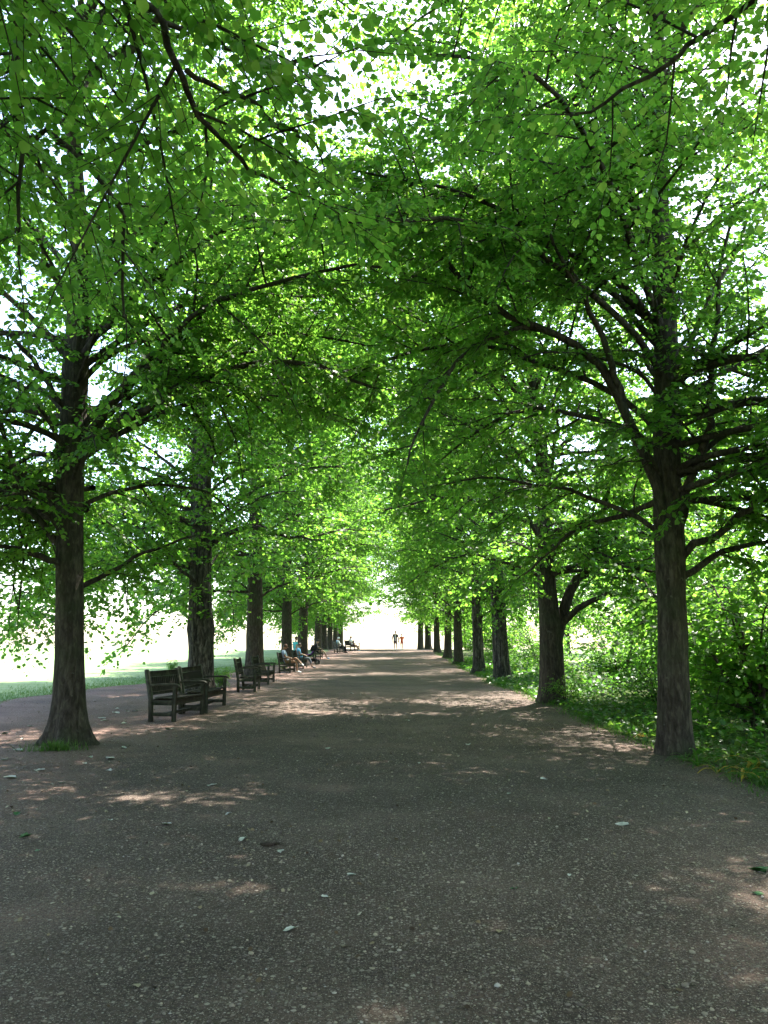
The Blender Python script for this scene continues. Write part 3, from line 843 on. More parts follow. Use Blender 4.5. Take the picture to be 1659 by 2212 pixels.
# the avenue goes on behind the viewpoint
for (x, y, v, lab) in ((-5.2, -7.5, 0, 'left lime tree of the pair behind the viewpoint'), (4.7, -8, 1, 'right lime tree of the pair behind the viewpoint')):
    o = copy_tree(protos[v]); o.location = (x, y, 0); o.rotation_euler = (0, 0, 0 if x < 0 else math.pi); o.scale = (1, 1, 1)
    tag(o, lab, 'tree', GRP_L if x < 0 else GRP_R)
#@@REST@@
# ------------------------------------------------------------------ the bank on the right: bushes, far trees, undergrowth
def gp(px, py):
    """where a spot of the photograph meets the ground"""
    ys = np.arange(2.5, 98, .02)
    a = (px - 829.5) / 1661.0; b_ = (1106.0 - py) / 1661.0
    c, s = math.cos(PITCH), math.sin(PITCH)
    dy, dz = c - b_ * s, s + b_ * c
    z = EYE + dz * ys / dy
    k = np.nonzero(z <= Z(a * ys / dy, ys))[0]
    y = ys[k[0]] if len(k) else 80.0
    return np.array([a * y / dy, y, ground(a * y / dy, y)])

def make_bush(x, y, seed, H, W, nst, lod, label, group, mat=LEAF, name='bush', leaf=.085):
    rng = np.random.default_rng(seed)
    root = empty(name, (x, y, ground(x, y)))
    tag(root, label, 'bush', group)
    fo = Foliage(rng)
    for i in range(nst):
        az = i * 2.4 + rng.uniform(-.4, .4)
        p0 = np.array([.12 * math.cos(az), .12 * math.sin(az), -.05])
        hh = H * rng.uniform(.55, 1.05)
        out = W * rng.uniform(.3, 1.0)
        d = np.array([math.cos(az), math.sin(az), 0])
        pts = np.array([p0, p0 + d * out * .25 + UP * hh * .5, p0 + d * out * .62 + UP * hh * .86, p0 + d * out * 1.0 + UP * hh * rng.uniform(.75, .98)])
        pts = resample(pts, 10)
        w = fo.sprays(pts, (.008 + .006 * H) * np.linspace(1, .25, 10) + .002, leafsize=leaf, sec_step=.2, sec_max=1.1, s0=.12, twig_step=.1, twigs_mesh=False, droop=.2)
        wood_obj('stem', w, BARK, root)
    fo.finish('foliage', root, (x, y, 0), lod, mat=mat)
    return root
GB = 'bushes on the right-hand bank'
bp = [make_bush(0, -40, 301, 2.2, 1.5, 13, 15, None, GB), make_bush(0, -40, 302, 3.4, 1.9, 15, 19, None, GB, leaf=.095), make_bush(0, -40, 303, 1.5, 1.3, 13, 14, None, GB, leaf=.07)]
bspots = [(8.4, 11.2, 0, 1.0, 'bush just outside the right frame edge on the bank'), (6.4, 13.6, 1, 1.0, 'bush at the right frame edge behind the nearest right trunk'), (7.3, 16.6, 0, 1.1, 'bush between the first and second right trunks, close behind the first'),
          (6.3, 18.0, 2, .8, 'low bush between the first and second right trunks'),
          (8.6, 20.5, 1, 1.1, 'tall bush seen just right of the forked tree'), (7.6, 25.5, 0, 1.0, 'bush between the forked tree and the third right trunk'), (9.5, 29, 1, 1.1, 'tall bush deep on the bank beyond the forked tree'),
          (7.2, 33.5, 2, 1.1, 'bush close behind the third right trunk'), (8.0, 40, 0, 1.2, 'bush between the third and fourth right trunks'), (6.3, 43.6, 2, .9, 'dark round bush beside the slim fourth trunk on the right'),
          (7.6, 50, 1, 1.0, 'tall bush behind the thick pale trunk of the right row'), (7.4, 61, 0, 1.3, 'bush behind the thin dark trunk of the right row'), (7.8, 73, 1, 1.0, 'bush by the far end of the right row')]
usedb = set()
for (x, y, v, s, lab) in bspots:
    if v in usedb: o = copy_tree(bp[v])
    else: o = bp[v]; usedb.add(v)
    o.location = (x, y, ground(x, y)); o.scale = (s, s, s); o.rotation_euler = (0, 0, x * 3 + y)
    tag(o, lab, 'bush', GB)
p = gp(1212, 1520)
o = copy_tree(bp[2]); o.location = (p[0] + .12, p[1] - .05, p[2]); o.scale = (.42, .42, .55); tag(o, 'small dark bush hugging the foot of the forked tree', 'bush', GB)
for (x, y, v, s, lab) in ((17.5, 17, 0, .85, 'tree deep on the bank at the right frame edge'), (18, 27, 1, .8, 'tree deep on the bank beyond the forked tree'), (16, 37, 2, .8, 'tree deep on the bank behind the third right trunk'),
                        (17, 49, 0, .8, 'tree deep on the bank behind the fourth right trunk'), (15, 64, 1, .8, 'tree deep on the bank near the far end')):
    o = copy_tree(protos[v]); o.location = (x, y, ground(x, y) - .02); o.scale = (s, s, s * .9); o.rotation_euler = (0, 0, math.pi + y)
    o.name = 'woodland_tree'
    tag(o, lab, 'tree', 'trees on the bank behind the right row')

def path_top(x, y):
    z = Z(x, y) + .008 + .018
    for a_, b_, c_, d_ in ((1.3, .7, 0, .006), (2.9, -1.7, 1, .004), (5.1, 4.3, 2, .003), (.6, 2.3, 4, .005)):
        z = z + np.sin(x * a_ + y * b_ + c_) * d_
    return z
BLADE = np.array([(-.5, 0, 0), (.5, 0, 0), (.36, .55, 0), (-.36, .55, 0), (0, 1.0, 0)], float)
def blades(name, P, H, rng, mat, width=.006, lean=.35, kind='stuff'):
    n = len(P)
    az = rng.uniform(0, 6.283, n)
    la = rng.normal(0, lean, (n, 2))
    X = np.stack([np.cos(az), np.sin(az), 0 * az], -1)
    A = unit(np.stack([la[:, 0], la[:, 1], np.ones(n)], -1))
    Nn = unit(np.cross(X, A))
    V = P[:, None] + X[:, None] * (BLADE[None, :, 0:1] * width * (.6 + .8 * rng.random(n))[:, None, None]) + A[:, None] * (BLADE[None, :, 1:2] * H[:, None, None]) \
        + Nn[:, None] * ((BLADE[None, :, 1:2] ** 2) * (H * rng.uniform(-.1, .6, n))[:, None, None]) - UP * ((BLADE[None, :, 1:2] ** 2) * H[:, None, None] * .15)
    b5 = np.arange(n)[:, None] * 5
    me = mesh_np(name, V.reshape(-1, 3), [b5 + np.array([[0, 1, 2, 3]]), b5 + np.array([[3, 2, 4]])], tint=np.tile(np.clip(rng.normal(.45, .25, n), 0, 1), 2))
    o = link(name, me, mat)
    if kind: o['kind'] = kind
    return o
rg = np.random.default_rng(77)
# grass along the shaded edge of the lawn
n = 24000
y = 12 + 50 * rg.random(n) ** 1.5
x = left_edge(y) + .35 - np.abs(rg.normal(0, 1, n)) * np.interp(y, [12, 30, 60], [1.6, 1.4, 1.0])
s = np.clip(y / 16, 1, 3)
blades('grass', np.stack([x, y, Z(x, y)], -1), rg.uniform(.03, .09, n) * np.sqrt(s), rg, GRASSB, width=.009)
n = 13000
y = 6 + 60 * rg.random(n) ** 1.3
x = right_edge(y) - .25 + np.abs(rg.normal(0, 1, n)) * 1.0
blades('verge_grass', np.stack([x, y, Z(x, y)], -1), rg.uniform(.04, .16, n), rg, GRASSB, width=.010, lean=.55)
# tuft at the foot of the nearest left tree
tp_ = gp(116, 1628)
n = 620
r_ = np.abs(rg.normal(0, .13, n)); a_ = rg.uniform(0, 6.283, n)
tx = tp_[0] + r_ * np.cos(a_) * 1.5; ty = tp_[1] + .05 + r_ * np.sin(a_) * .7
o = blades('grass_tuft', np.stack([tx, ty, path_top(tx, ty) - .01], -1), rg.uniform(.06, .22, n), rg, GRASSB, width=.008, lean=.4, kind=None)
tag(o, 'bright green grass tuft growing against the nearest left trunk', 'grass tuft', kind='stuff')
# low leafy ground cover on the bank
n = 16000
y = 7 + 45 * rg.random(n) ** 1.5
dx = np.abs(rg.normal(0, 1, n)) * 2.0 + .05
x = right_edge(y) + dx
k = (y > 13) | (dx > .9) | (rg.random(n) < .25)
x, y, dx = x[k], y[k], dx[k]; n = len(x)
hh = rg.random(n) ** 1.3 * np.clip(.08 + dx * .18, 0, .6)
P_ = np.stack([x, y, Z(x, y) + hh + .03], -1)
az = rg.uniform(0, 6.283, n)
A_ = unit(np.stack([np.cos(az), np.sin(az), rg.normal(-.1, .35, n)], -1))
N_ = UP + rg.normal(0, .45, (n, 3)); N_ = unit(N_ - A_ * (N_ * A_).sum(-1, keepdims=True))
o = link('undergrowth', leaf_mesh('undergrowth', P_, A_, N_, rg.uniform(.05, .12, n) * np.clip(y / 18, 1, 1.8), np.clip(rg.normal(.5, .3, n), 0, 1), np.where(y < 14, 1, 0), BUSH), None)
o['kind'] = 'stuff'
st = rg.random(n) < .7
blades('weed_stalks', np.stack([x, y, Z(x, y)], -1)[st], hh[st] + .05, rg, GRASSB, width=.006, lean=.06)
# strap leaved plants at the edge of the bank
def strap_mesh(L, w, arch, tint):
    K = 7; t = np.linspace(0, 1, K)
    yy = L * (t * .55 + .30 * t ** 2 * arch); zz = L * (t * .95 - .80 * arch * t ** 2)
    ww = w * np.sin(np.clip(t * 1.05 + .12, 0, 1.1) * math.pi / 1.17) ** .7 * .5 + .0008
    V = []
    for k in range(K):
        V += [(-ww[k], yy[k], zz[k] + ww[k] * .5), (0, yy[k], zz[k]), (ww[k], yy[k], zz[k] + ww[k] * .5)]
    F = []
    for k in range(K - 1):
        for j in (0, 1):
            F.append([k * 3 + j, k * 3 + j + 1, k * 3 + j + 4, k * 3 + j + 3])
    me = mesh_np('leaf', np.array(V), [np.array(F)], tint=np.full(len(F), tint)); me.materials.append(STRAP)
    return me
SM = [strap_mesh(L, w, a, t) for L, w, a, t in ((.42, .022, .9, .2), (.5, .02, 1.0, .45), (.36, .02, 1.1, .6), (.46, .018, 1.15, .9), (.40, .016, 1.2, 1.0), (.52, .022, .7, .35))]
rr = random.Random(4)
sp = [(1512, 1652, 'strap leaved plant at the bank edge nearest the right trunk'), (1560, 1664, 'strap leaved plant with yellowed blades, second along the bank edge from the trunk'), (1610, 1676, 'strap leaved plant with arching yellow blades near the right frame edge'),
      (1650, 1690, 'strap leaved plant cut by the right frame edge, lowest in the picture'), (1535, 1622, 'green strap leaved plant just behind the bank edge'), (1590, 1632, 'green strap leaved plant halfway between trunk and frame edge'),
      (1640, 1650, 'green strap leaved plant by the right frame edge, behind the yellow ones'), (1490, 1640, 'small strap leaved plant right against the trunk foot'), (1395, 1585, 'small yellow green plant left of the nearest right trunk')]
for (px, py, lab) in sp:
    q = gp(px - 6, py + 7)
    root = empty('strap_leaved_plant', q, rr.uniform(0, 6))
    tag(root, lab, 'plant', 'strap leaved plants on the bank edge')
    small = .6 if 'small' in lab else 1.0
    for k in range(18):
        me = SM[rr.choice([3, 4, 4, 3, 2]) if 'yellow' in lab and rr.random() < .75 else rr.choice([0, 1, 2, 5, 0, 5, 2])]
        o = link('leaf', me, None, root)
        s = small * rr.uniform(.7, 1.25)
        o.scale = (s * 1.1, s, s)
        o.rotation_euler = (rr.uniform(-.35, .15), rr.uniform(-.2, .2), k * 2.4 + rr.uniform(-.3, .3))
        o.location = (rr.uniform(-.05, .05), rr.uniform(-.05, .05), -.01)
for (px, py, s, lab) in ((476, 1486, .34, 'leafy sapling sprouting at the foot of the thick old tree'), (372, 1452, .30, 'leafy sapling behind the backrest of the second bench'), (612, 1447, .28, 'leafy sapling on the grass behind the paired benches'), (1030, 1442, .35, 'weedy sprout at the foot of the slim fourth trunk on the right')):
    q = gp(px, py)
    o = copy_tree(bp[0]); o.location = q; o.scale = (s * .7, s * .7, s); o.name = 'sapling'
    tag(o, lab, 'sapling', 'saplings at the tree feet')

# ------------------------------------------------------------------ benches
def bench(L, label):
    root = empty('park_bench', (0, 0, 0))
    tag(root, label, 'bench', 'wooden park benches along the left side')
    hx = L / 2; D = .56; sh = .43; bh = .96; ah = .66
    share = {}
    def part(name, key, c, s, rot=None, loc=(0, 0, 0)):
        if key in share:
            o = link(name, share[key], None, root)
        else:
            mb = MB(); box(mb, c, s, rot); o = mb.build(name, WOOD, root); share[key] = o.data
        o.location = loc
        return o
    for sx in (-1, 1):
        x = sx * (hx - .035)
        part('leg', 'front_leg', (0, 0, ah / 2), (.075, .07, ah), loc=(x, -D / 2 + .035, 0))
        k = ('back_leg')
        if k not in share:
            mb = MB()
            y0 = D / 2 - .035
            prof = [(-.02, 0), (.0, .42), (.11, bh)]
            V = []
            for (dy, z) in prof:
                V += [(-.0375, dy - .035, z), (.0375, dy - .035, z), (.0375, dy + .035, z), (-.0375, dy + .035, z)]
            V += [(-.02, .11 - .02, bh + .02), (.02, .11 - .02, bh + .02), (.02, .11 + .02, bh + .02), (-.02, .11 + .02, bh + .02)]
            F = []
            for r in range(3):
                for j in range(4):
                    F.append([r * 4 + j, r * 4 + (j + 1) % 4, r * 4 + 4 + (j + 1) % 4, r * 4 + 4 + j])
            F += [[3, 2, 1, 0], [12, 13, 14, 15]]
            mb.add(V, [np.array(F)]); o = mb.build('leg', WOOD, root); share[k] = o.data
        else:
            o = link('leg', share[k], None, root)
        o.location = (x, D / 2 - .035, 0)
        part('side_rail', 'side_rail', (0, 0, 0), (.045, D - .142, .09), loc=(x, 0, sh - .075))
        part('stretcher', 'side_stretcher', (0, 0, 0), (.04, D - .144, .07), loc=(x, 0, .14))
        # armrest with a rounded drooping front
        if 'arm' not in share:
            mb = MB()
            st = [(D / 2 - .03, 0, .040, .07), (.05, .012, .042, .075), (-D / 2 + .12, .012, .045, .09), (-D / 2 - .0, .004, .042, .095), (-D / 2 - .055, -.018, .026, .085)]
            V = []
            for (yy, zz, t, w) in st:
                V += [(-w / 2, yy, ah + .005 + zz), (w / 2, yy, ah + .005 + zz), (w / 2, yy, ah + .005 + zz + t), (-w / 2, yy, ah + .005 + zz + t)]
            F = []
            for r in range(len(st) - 1):
                for j in range(4):
                    F.append([r * 4 + j, r * 4 + 4 + j, r * 4 + 4 + (j + 1) % 4, r * 4 + (j + 1) % 4])
            m = len(st) * 4
            F += [[0, 1, 2, 3], [m - 1, m - 2, m - 3, m - 4]]
            mb.add(V, [np.array(F)]); o = mb.build('armrest', WOOD, root); share['arm'] = o.data
        else:
            o = link('armrest', share['arm'], None, root)
        o.location = (x, 0, 0)
    ty = lambda z: D / 2 - .035 + .11 * max(0, (z - .42)) / (bh - .42)
    tilt = math.atan(.11 / (bh - .42))
    ct, s_t = math.cos(tilt), math.sin(tilt)
    RX = np.array([[1, 0, 0], [0, ct, s_t], [0, -s_t, ct]])
    part('top_rail', 'top_rail', (0, ty(bh - .07), bh - .07), (L - .148, .042, .11), RX)
    part('back_rail', 'back_rail', (0, ty(.52), .52), (L - .148, .040, .06), RX)
    n = int((L - .15) / .082)
    z0, z1 = .552, bh - .128
    for k in range(n):
        x = -(L - .15) / 2 + (k + .5) * (L - .15) / n
        part('back_slat', 'back_slat', (0, ty((z0 + z1) / 2), (z0 + z1) / 2), (.052, .018, (z1 - z0) / ct), RX, loc=(x, 0, 0))
    for k in range(5):
        part('seat_slat', 'seat_slat', (0, 0, 0), (L - .15 if k in (0, 4) else L - .02, .078, .024), loc=(0, -D / 2 + .045 + k * .096, sh + .005 + (.006 if k in (0, 4) else -.004) + .002 * (k % 2)))
    part('apron', 'apron', (0, 0, 0), (L - .148, .032, .10), loc=(0, -D / 2 + .035, sh - .068))
    part('apron', 'apron', (0, 0, 0), (L - .148, .032, .10), loc=(0, D / 2 - .035, sh - .068))
    part('stretcher', 'long_stretcher', (0, 0, 0), (L - .115, .045, .06), loc=(0, .0, .14))
    return root
BL = [(618 - 618 + 375, 1562, -10, 1.4, 'dark bench nearest the viewpoint, beside the first left tree'),
      (444, 1544, -1, 1.8, 'dark bench right behind the nearest one, set at a slight angle'),
      (550, 1497, 4, 1.4, 'empty bench third from the viewpoint, in front of the third left trunk'),
      (579, 1481, 2, 1.8, 'empty bench overlapping the third one, its arm towards the crossed legs'),
      (626, 1456, 0, 1.8, 'bench on which the man with crossed legs sits'),
      (655, 1446, 0, 1.8, 'bench on which the person in the bright blue top sits, mostly hidden'),
      (692, 1425, 0, 1.8, 'bench of the woman with dark tied hair'),
      (741, 1412, 12, 1.8, 'bench of the white haired sitter near the end of the path'),
      (757, 1407, -25, 1.8, 'farthest bench, just behind the white haired pair')]
bench_p = {}
BPOS = []
for (px, py, deg, Lb, lab) in BL:
    q = gp(px, py)
    if Lb in bench_p: o = copy_tree(bench_p[Lb])
    else: o = bench(Lb, lab); bench_p[Lb] = o
    a = R(90 + deg)
    # near front foot is local (-L/2, -D/2); local x -> world (cos a, sin a), local y -> (-sin a, cos a)
    lx, ly = Lb / 2 - .035, .245
    x = q[0] + lx * math.cos(a) - ly * math.sin(a); y = q[1] + lx * math.sin(a) + ly * math.cos(a)
    o.location = (x, y, ground(x, y) + .008); o.rotation_euler = (0, 0, a)
    tag(o, lab, 'bench', 'wooden park benches along the left side')
    BPOS.append((x, y, ground(x, y), a, Lb))

# ------------------------------------------------------------------ people
SKIN_L = simple('skin_light', (.46, .28, .20), .55, .3, .06)
SKIN_T = simple('skin_tanned', (.34, .18, .11), .55, .3, .06)
CL = lambda n, c: simple(n, c, .85, .15, .12, 14, bump=.2)
C_BLUE, C_TURQ, C_SKY = CL('pale_blue_cotton', (.38, .46, .60)), CL('turquoise_cotton', (.10, .50, .56)), CL('sky_blue_cotton', (.16, .42, .66))
C_WHITE, C_BLACK, C_NAVY, C_GREY = CL('white_cotton', (.75, .74, .72)), CL('black_cloth', (.018, .018, .02)), CL('dark_navy_cloth', (.03, .03, .055)), CL('grey_cloth', (.16, .17, .19))
C_ORANGE, C_RED, C_PLUM, C_TAN = CL('orange_cotton', (.72, .13, .05)), CL('red_cloth', (.52, .07, .05)), CL('plum_cloth', (.16, .09, .12)), CL('tan_cloth', (.33, .21, .11))
C_PURPLE = CL('purple_fabric', (.22, .08, .36))
H_DARK, H_BROWN, H_WHITE = simple('dark_hair', (.015, .012, .010), .5, .4, .3, 60), simple('brown_hair', (.07, .04, .022), .55, .4, .3, 60), simple('white_hair', (.72, .71, .69), .6, .3, .1, 60)
RUBBER, STEEL = simple('rubber', (.02, .02, .02), .7, .3), simple('painted_steel', (.05, .05, .055), .4, .5)
S_WHITE, S_BLUE, S_BLACK = simple('white_shoe', (.7, .7, .7), .6, .3, .05), simple('blue_shoe', (.05, .22, .42), .6, .3, .1), simple('black_shoe', (.02, .02, .022), .5, .4)
EYEM = simple('eye', (.02, .015, .012), .2, .5)

def skin_mesh(name, V, E, Rad, root=0, sub=1):
    me = bpy.data.meshes.new(name + '_net')
    me.from_pydata([tuple(v) for v in V], E, [])
    o = bpy.data.objects.new(name + '_net', me)
    COL.objects.link(o)
    o.modifiers.new('s', 'SKIN')
    if not me.skin_vertices: me.skin_vertices.new()
    sv = me.skin_vertices[0].data
    for i, r in enumerate(Rad):
        rx, ry = r if isinstance(r, tuple) else (r, r)
        sv[i].radius = (rx, ry); sv[i].use_root = (i == root)
    ms = o.modifiers.new('u', 'SUBSURF'); ms.levels = sub; ms.render_levels = sub
    dg = bpy.context.evaluated_depsgraph_get()
    ev = o.evaluated_get(dg)
    m2 = ev.to_mesh()
    nv = len(m2.vertices); co = np.zeros(nv * 3); m2.vertices.foreach_get('co', co)
    fs = [list(p.vertices) for p in m2.polygons]
    ev.to_mesh_clear()
    bpy.data.objects.remove(o); bpy.data.meshes.remove(me)
    return co.reshape(-1, 3), fs
def mesh_list(name, V, fs, mat, parent):
    d = {}
    for f in fs: d.setdefault(len(f), []).append(f)
    me = mesh_np(name, V, [np.array(x) for x in d.values()], smooth=True)
    return link(name, me, mat, parent)
def head_shape(c, fwd, up, r=.105):
    """head with brow, nose, chin and ears"""
    nu, nv = 18, 14
    V = []; F = []
    side = np.cross(fwd, up)
    for i in range(nv + 1):
        ph = math.pi * i / nv
        for j in range(nu):
            th = 2 * math.pi * j / nu
            d = np.array([math.sin(ph) * math.sin(th), math.sin(ph) * math.cos(th), math.cos(ph)])
            s, f, u_ = d[0] * .76, d[1] * .94, d[2] * 1.16
            if u_ < -.3: s *= .84; f = f * .92 + .06 * max(0, d[1])
            nose = math.exp(-(d[0] / .16) ** 2 - ((d[2] + .16) / .2) ** 2) if d[1] > 0 else 0
            f += .20 * nose
            eye = sum(math.exp(-((d[0] - e) / .17) ** 2 - ((d[2] - .05) / .12) ** 2) for e in (-.33, .33)) if d[1] > 0 else 0
            f -= .07 * eye
            mouth = math.exp(-(d[0] / .3) ** 2 - ((d[2] + .52) / .09) ** 2) if d[1] > 0 else 0
            f += .05 * mouth
            ear = sum(math.exp(-((d[1] + .05) / .16) ** 2 - ((d[2] + .02) / .22) ** 2) for _ in (0,)) if abs(d[0]) > .7 else 0
            s += math.copysign(.16 * ear, s)
            V.append(c + r * (side * s + fwd * f + up * u_))
    for i in range(nv):
        for j in range(nu):
            F.append([i * nu + j, (i + 1) * nu + j, (i + 1) * nu + (j + 1) % nu, i * nu + (j + 1) % nu])
    return np.array(V), F
def hair_shape(c, fwd, up, r, long_=0.0, bun=None):
    nu, nv = 16, 9
    V = []; F = []; side = np.cross(fwd, up)
    for i in range(nv + 1):
        for j in range(nu):
            th = 2 * math.pi * j / nu
            lim = 1.15 + (.75 + long_) * (.5 - .5 * math.cos(th)) ** .8
            ph = lim * i / nv
            d = np.array([math.sin(ph) * math.sin(th), math.sin(ph) * math.cos(th), math.cos(ph)])
            w = 1.07 + .03 * math.sin(5 * th + 3 * ph)
            V.append(c + r * w * (side * d[0] * .80 + fwd * (d[1] * .97 - .03) + up * d[2] * 1.17))
    for i in range(nv):
        for j in range(nu):
            F.append([i * nu + j, (i + 1) * nu + j, (i + 1) * nu + (j + 1) % nu, i * nu + (j + 1) % nu])
    V = np.array(V)
    if bun is not None:
        b, _f = head_shape(c + bun, fwd, up, .05)
        F = F + [[k + len(V) for k in f] for f in _f]; V = np.vstack([V, b])
    return V, F
def person(label, loc, rz, pose, skin, top, bottom, shoe, hair, s=1.0, sleeve=.55, legcover=.75, group=None, hair_long=0.0, bun=False, jacket=None, girth=1.0, cap=None):
    """pose: joints in a frame facing +Y, z up from the ground"""
    J = {k: np.array(v, float) for k, v in pose.items()}
    root = empty('person', loc, rz); root.scale = (s, s, s)
    tag(root, label, 'person', group)
    V, E, Rd = [], [], []
    def add(p, r, par=None):
        V.append(np.array(p, float)); Rd.append(r)
        if par is not None: E.append((par, len(V) - 1))
        return len(V) - 1
    g = girth
    pel = add(J['pelvis'], (.135 * g, .105 * g))
    bel = add(J['pelvis'] * .5 + J['chest'] * .5, (.125 * g, .098 * g), pel)
    che = add(J['chest'], (.145 * g, .105 * g), bel)
    nk = add(J['neck'], .058, che)
    add(J['neck'] * .35 + J['head'] * .65, .055, nk)
    for sd in 'lr':
        sh = add(J['sho_' + sd], .058, che)
        el = add(J['elb_' + sd], .041, add(J['sho_' + sd] * .5 + J['elb_' + sd] * .5, .048, sh))
        wr = add(J['wri_' + sd], .027, add(J['elb_' + sd] * .6 + J['wri_' + sd] * .4, .039, el))
        d = unit(J['wri_' + sd] - J['elb_' + sd]); sx = unit(np.cross(d, UP) + 1e-3); nn = np.cross(sx, d)
        pm = add(J['wri_' + sd] + d * .055, (.034, .018), wr)
        for k, (o_, ln) in enumerate(((-.028, .062), (-.010, .075), (.009, .070), (.027, .055))):
            b_ = add(J['wri_' + sd] + d * .095 + sx * o_, .010, pm)
            m_ = add(J['wri_' + sd] + d * (.095 + ln * .55) + sx * o_ * 1.1 + nn * -.012, .009, b_)
            add(J['wri_' + sd] + d * (.095 + ln * .9) + sx * o_ * 1.1 + nn * -.035, .008, m_)
        th = add(J['wri_' + sd] + d * .05 + sx * (.045 if sd == 'l' else -.045), .011, wr)
        add(J['wri_' + sd] + d * .09 + sx * (.058 if sd == 'l' else -.058) - nn * .01, .009, th)
        hp = add(J['hip_' + sd], .088 * g, pel)
        kn = add(J['kne_' + sd], .056, add(J['hip_' + sd] * .5 + J['kne_' + sd] * .5, .074 * g, hp))
        cf = add(J['kne_' + sd] * .62 + J['ank_' + sd] * .38, .055, kn)
        an = add(J['ank_' + sd], .036, cf)
        add(J['toe_' + sd] * .8 + J['ank_' + sd] * .2 - UP * .02, .034, an)
    bv, bf = skin_mesh('body', V, E, Rd, pel)
    fw, up = unit(J['look']), None
    up = unit(UP - fw * fw[2]) if abs(fw[2]) < .9 else np.array([0, 1.0, 0])
    hv, hf = head_shape(J['head'], fw, up)
    bf = bf + [[k + len(bv) for k in f] for f in hf]
    body = mesh_list('body', np.vstack([bv, hv]), bf, skin, root)
    side = np.cross(fw, up)
    for e in (-1, 1):
        mb = MB(); c = J['head'] + .105 * (fw * .80 + side * e * .27 + up * .06)
        mb.add(c + np.array([(.010, 0, 0), (-.010, 0, 0), (0, .010, 0), (0, -.010, 0), (0, 0, .010), (0, 0, -.010)]),
               [np.array([[0, 2, 4], [2, 1, 4], [1, 3, 4], [3, 0, 4], [2, 0, 5], [1, 2, 5], [3, 1, 5], [0, 3, 5]])])
        mb.build('eye', EYEM, root, smooth=True)
    v, f = hair_shape(J['head'], fw, up, .105, hair_long, (-fw * .11 + up * .05) if bun else None)
    mesh_list('hair', v, f, hair, root)
    if cap is not None:
        v, f = hair_shape(J['head'] + up * .012, fw, up, .112, -.55)
        n0 = len(v)
        b_ = J['head'] + up * .055
        vis = np.array([b_ + fw * .09 + side * .08, b_ + fw * .09 - side * .08, b_ + fw * .19 - side * .05, b_ + fw * .19 + side * .05])
        v = np.vstack([v, vis, vis - up * .012]); 
        f = f + [[n0, n0 + 3, n0 + 2, n0 + 1], [n0 + 4, n0 + 5, n0 + 6, n0 + 7], [n0, n0 + 4, n0 + 7, n0 + 3], [n0 + 3, n0 + 7, n0 + 6, n0 + 2], [n0 + 2, n0 + 6, n0 + 5, n0 + 1]]
        mesh_list('cap', v, f, cap, root)
    # top
    V, E, Rd = [], [], []
    drop = .42 if jacket else .22
    p0 = add(J['pelvis'] - (J['chest'] - J['pelvis']) * drop, (.168 * g, .135 * g))
    p0b = add(J['pelvis'] + (J['chest'] - J['pelvis']) * .10, (.158 * g, .125 * g), p0)
    p1 = add(J['pelvis'] * .5 + J['chest'] * .5, (.15 * g, .122 * g), p0b)
    p2 = add(J['chest'], (.165 * g, .125 * g), p1)
    add(J['neck'] * .8 + J['chest'] * .2, .078, p2)
    for sd in 'lr':
        q = add(J['sho_' + sd], .074, p2)
        if sleeve <= 1:
            add(J['sho_' + sd] * (1 - sleeve) + J['elb_' + sd] * sleeve, .064, q)
        else:
            q = add(J['elb_' + sd], .057, q)
            add(J['elb_' + sd] * (2 - sleeve) + J['wri_' + sd] * (sleeve - 1), .046, q)
    v, f = skin_mesh('top', V, E, Rd, p0)
    mesh_list('jacket' if jacket else 'top', v, f, jacket or top, root)
    if jacket:
        # open front: the light shirt shows as a strip standing a little proud of the coat
        c0, c1 = J['pelvis'] - UP * .08, J['neck'] - UP * .02
        V = []; F = []
        K = 7
        for k in range(K):
            t_ = k / (K - 1); c = c0 * (1 - t_) + c1 * t_
            w = .05 - .02 * t_; yv = .142 + .02 * math.sin(t_ * 3) - .075 * max(0, t_ - .75) / .25
            for j in (-1, -.5, 0, .5, 1):
                V.append(c + np.array([w * j, yv - .03 * abs(j) ** 2, 0]))
            for j in (1, -1):
                V.append(c + np.array([w * j * .9, yv - .08, 0]))
        for k in range(K - 1):
            for j in range(7):
                F.append([k * 7 + j, k * 7 + (j + 1) % 7, k * 7 + 7 + (j + 1) % 7, k * 7 + 7 + j])
        mesh_list('shirt', np.array(V), F, top, root)
    # shorts or trousers
    V, E, Rd = [], [], []
    p0 = add(J['pelvis'] + (J['chest'] - J['pelvis']) * .30, (.142 * g, .114 * g))
    p1 = add(J['pelvis'] - (J['chest'] - J['pelvis']) * .12, (.15 * g, .118 * g), p0)
    for sd in 'lr':
        q = add(J['hip_' + sd], .100 * g, p1)
        if legcover <= 1:
            add(J['hip_' + sd] * (1 - legcover) + J['kne_' + sd] * legcover, .092 * g - .014 * legcover, q)
        else:
            q = add(J['hip_' + sd] * .5 + J['kne_' + sd] * .5, .086 * g, q)
            q = add(J['kne_' + sd], .070, q); t_ = legcover - 1
            add(J['kne_' + sd] * (1 - t_) + J['ank_' + sd] * t_, .056, q)
    v, f = skin_mesh('bottom', V, E, Rd, p0)
    mesh_list('shorts' if legcover <= 1 else 'trousers', v, f, bottom, root)
    for sd in 'lr':
        an, to = J['ank_' + sd], J['toe_' + sd]
        d = unit(to - an)
        V, E, Rd = [], [], []
        q = add(an + UP * .015, .047); q1 = add(an - d * .03 - UP * .035, (.042, .036), q)
        q2 = add(an * .5 + to * .5 - UP * .018, (.048, .040), q); add(to - UP * .005, (.043, .030), q2)
        v, f = skin_mesh('shoe', V, E, Rd, q)
        mesh_list('shoe', v, f, shoe, root)
    return root
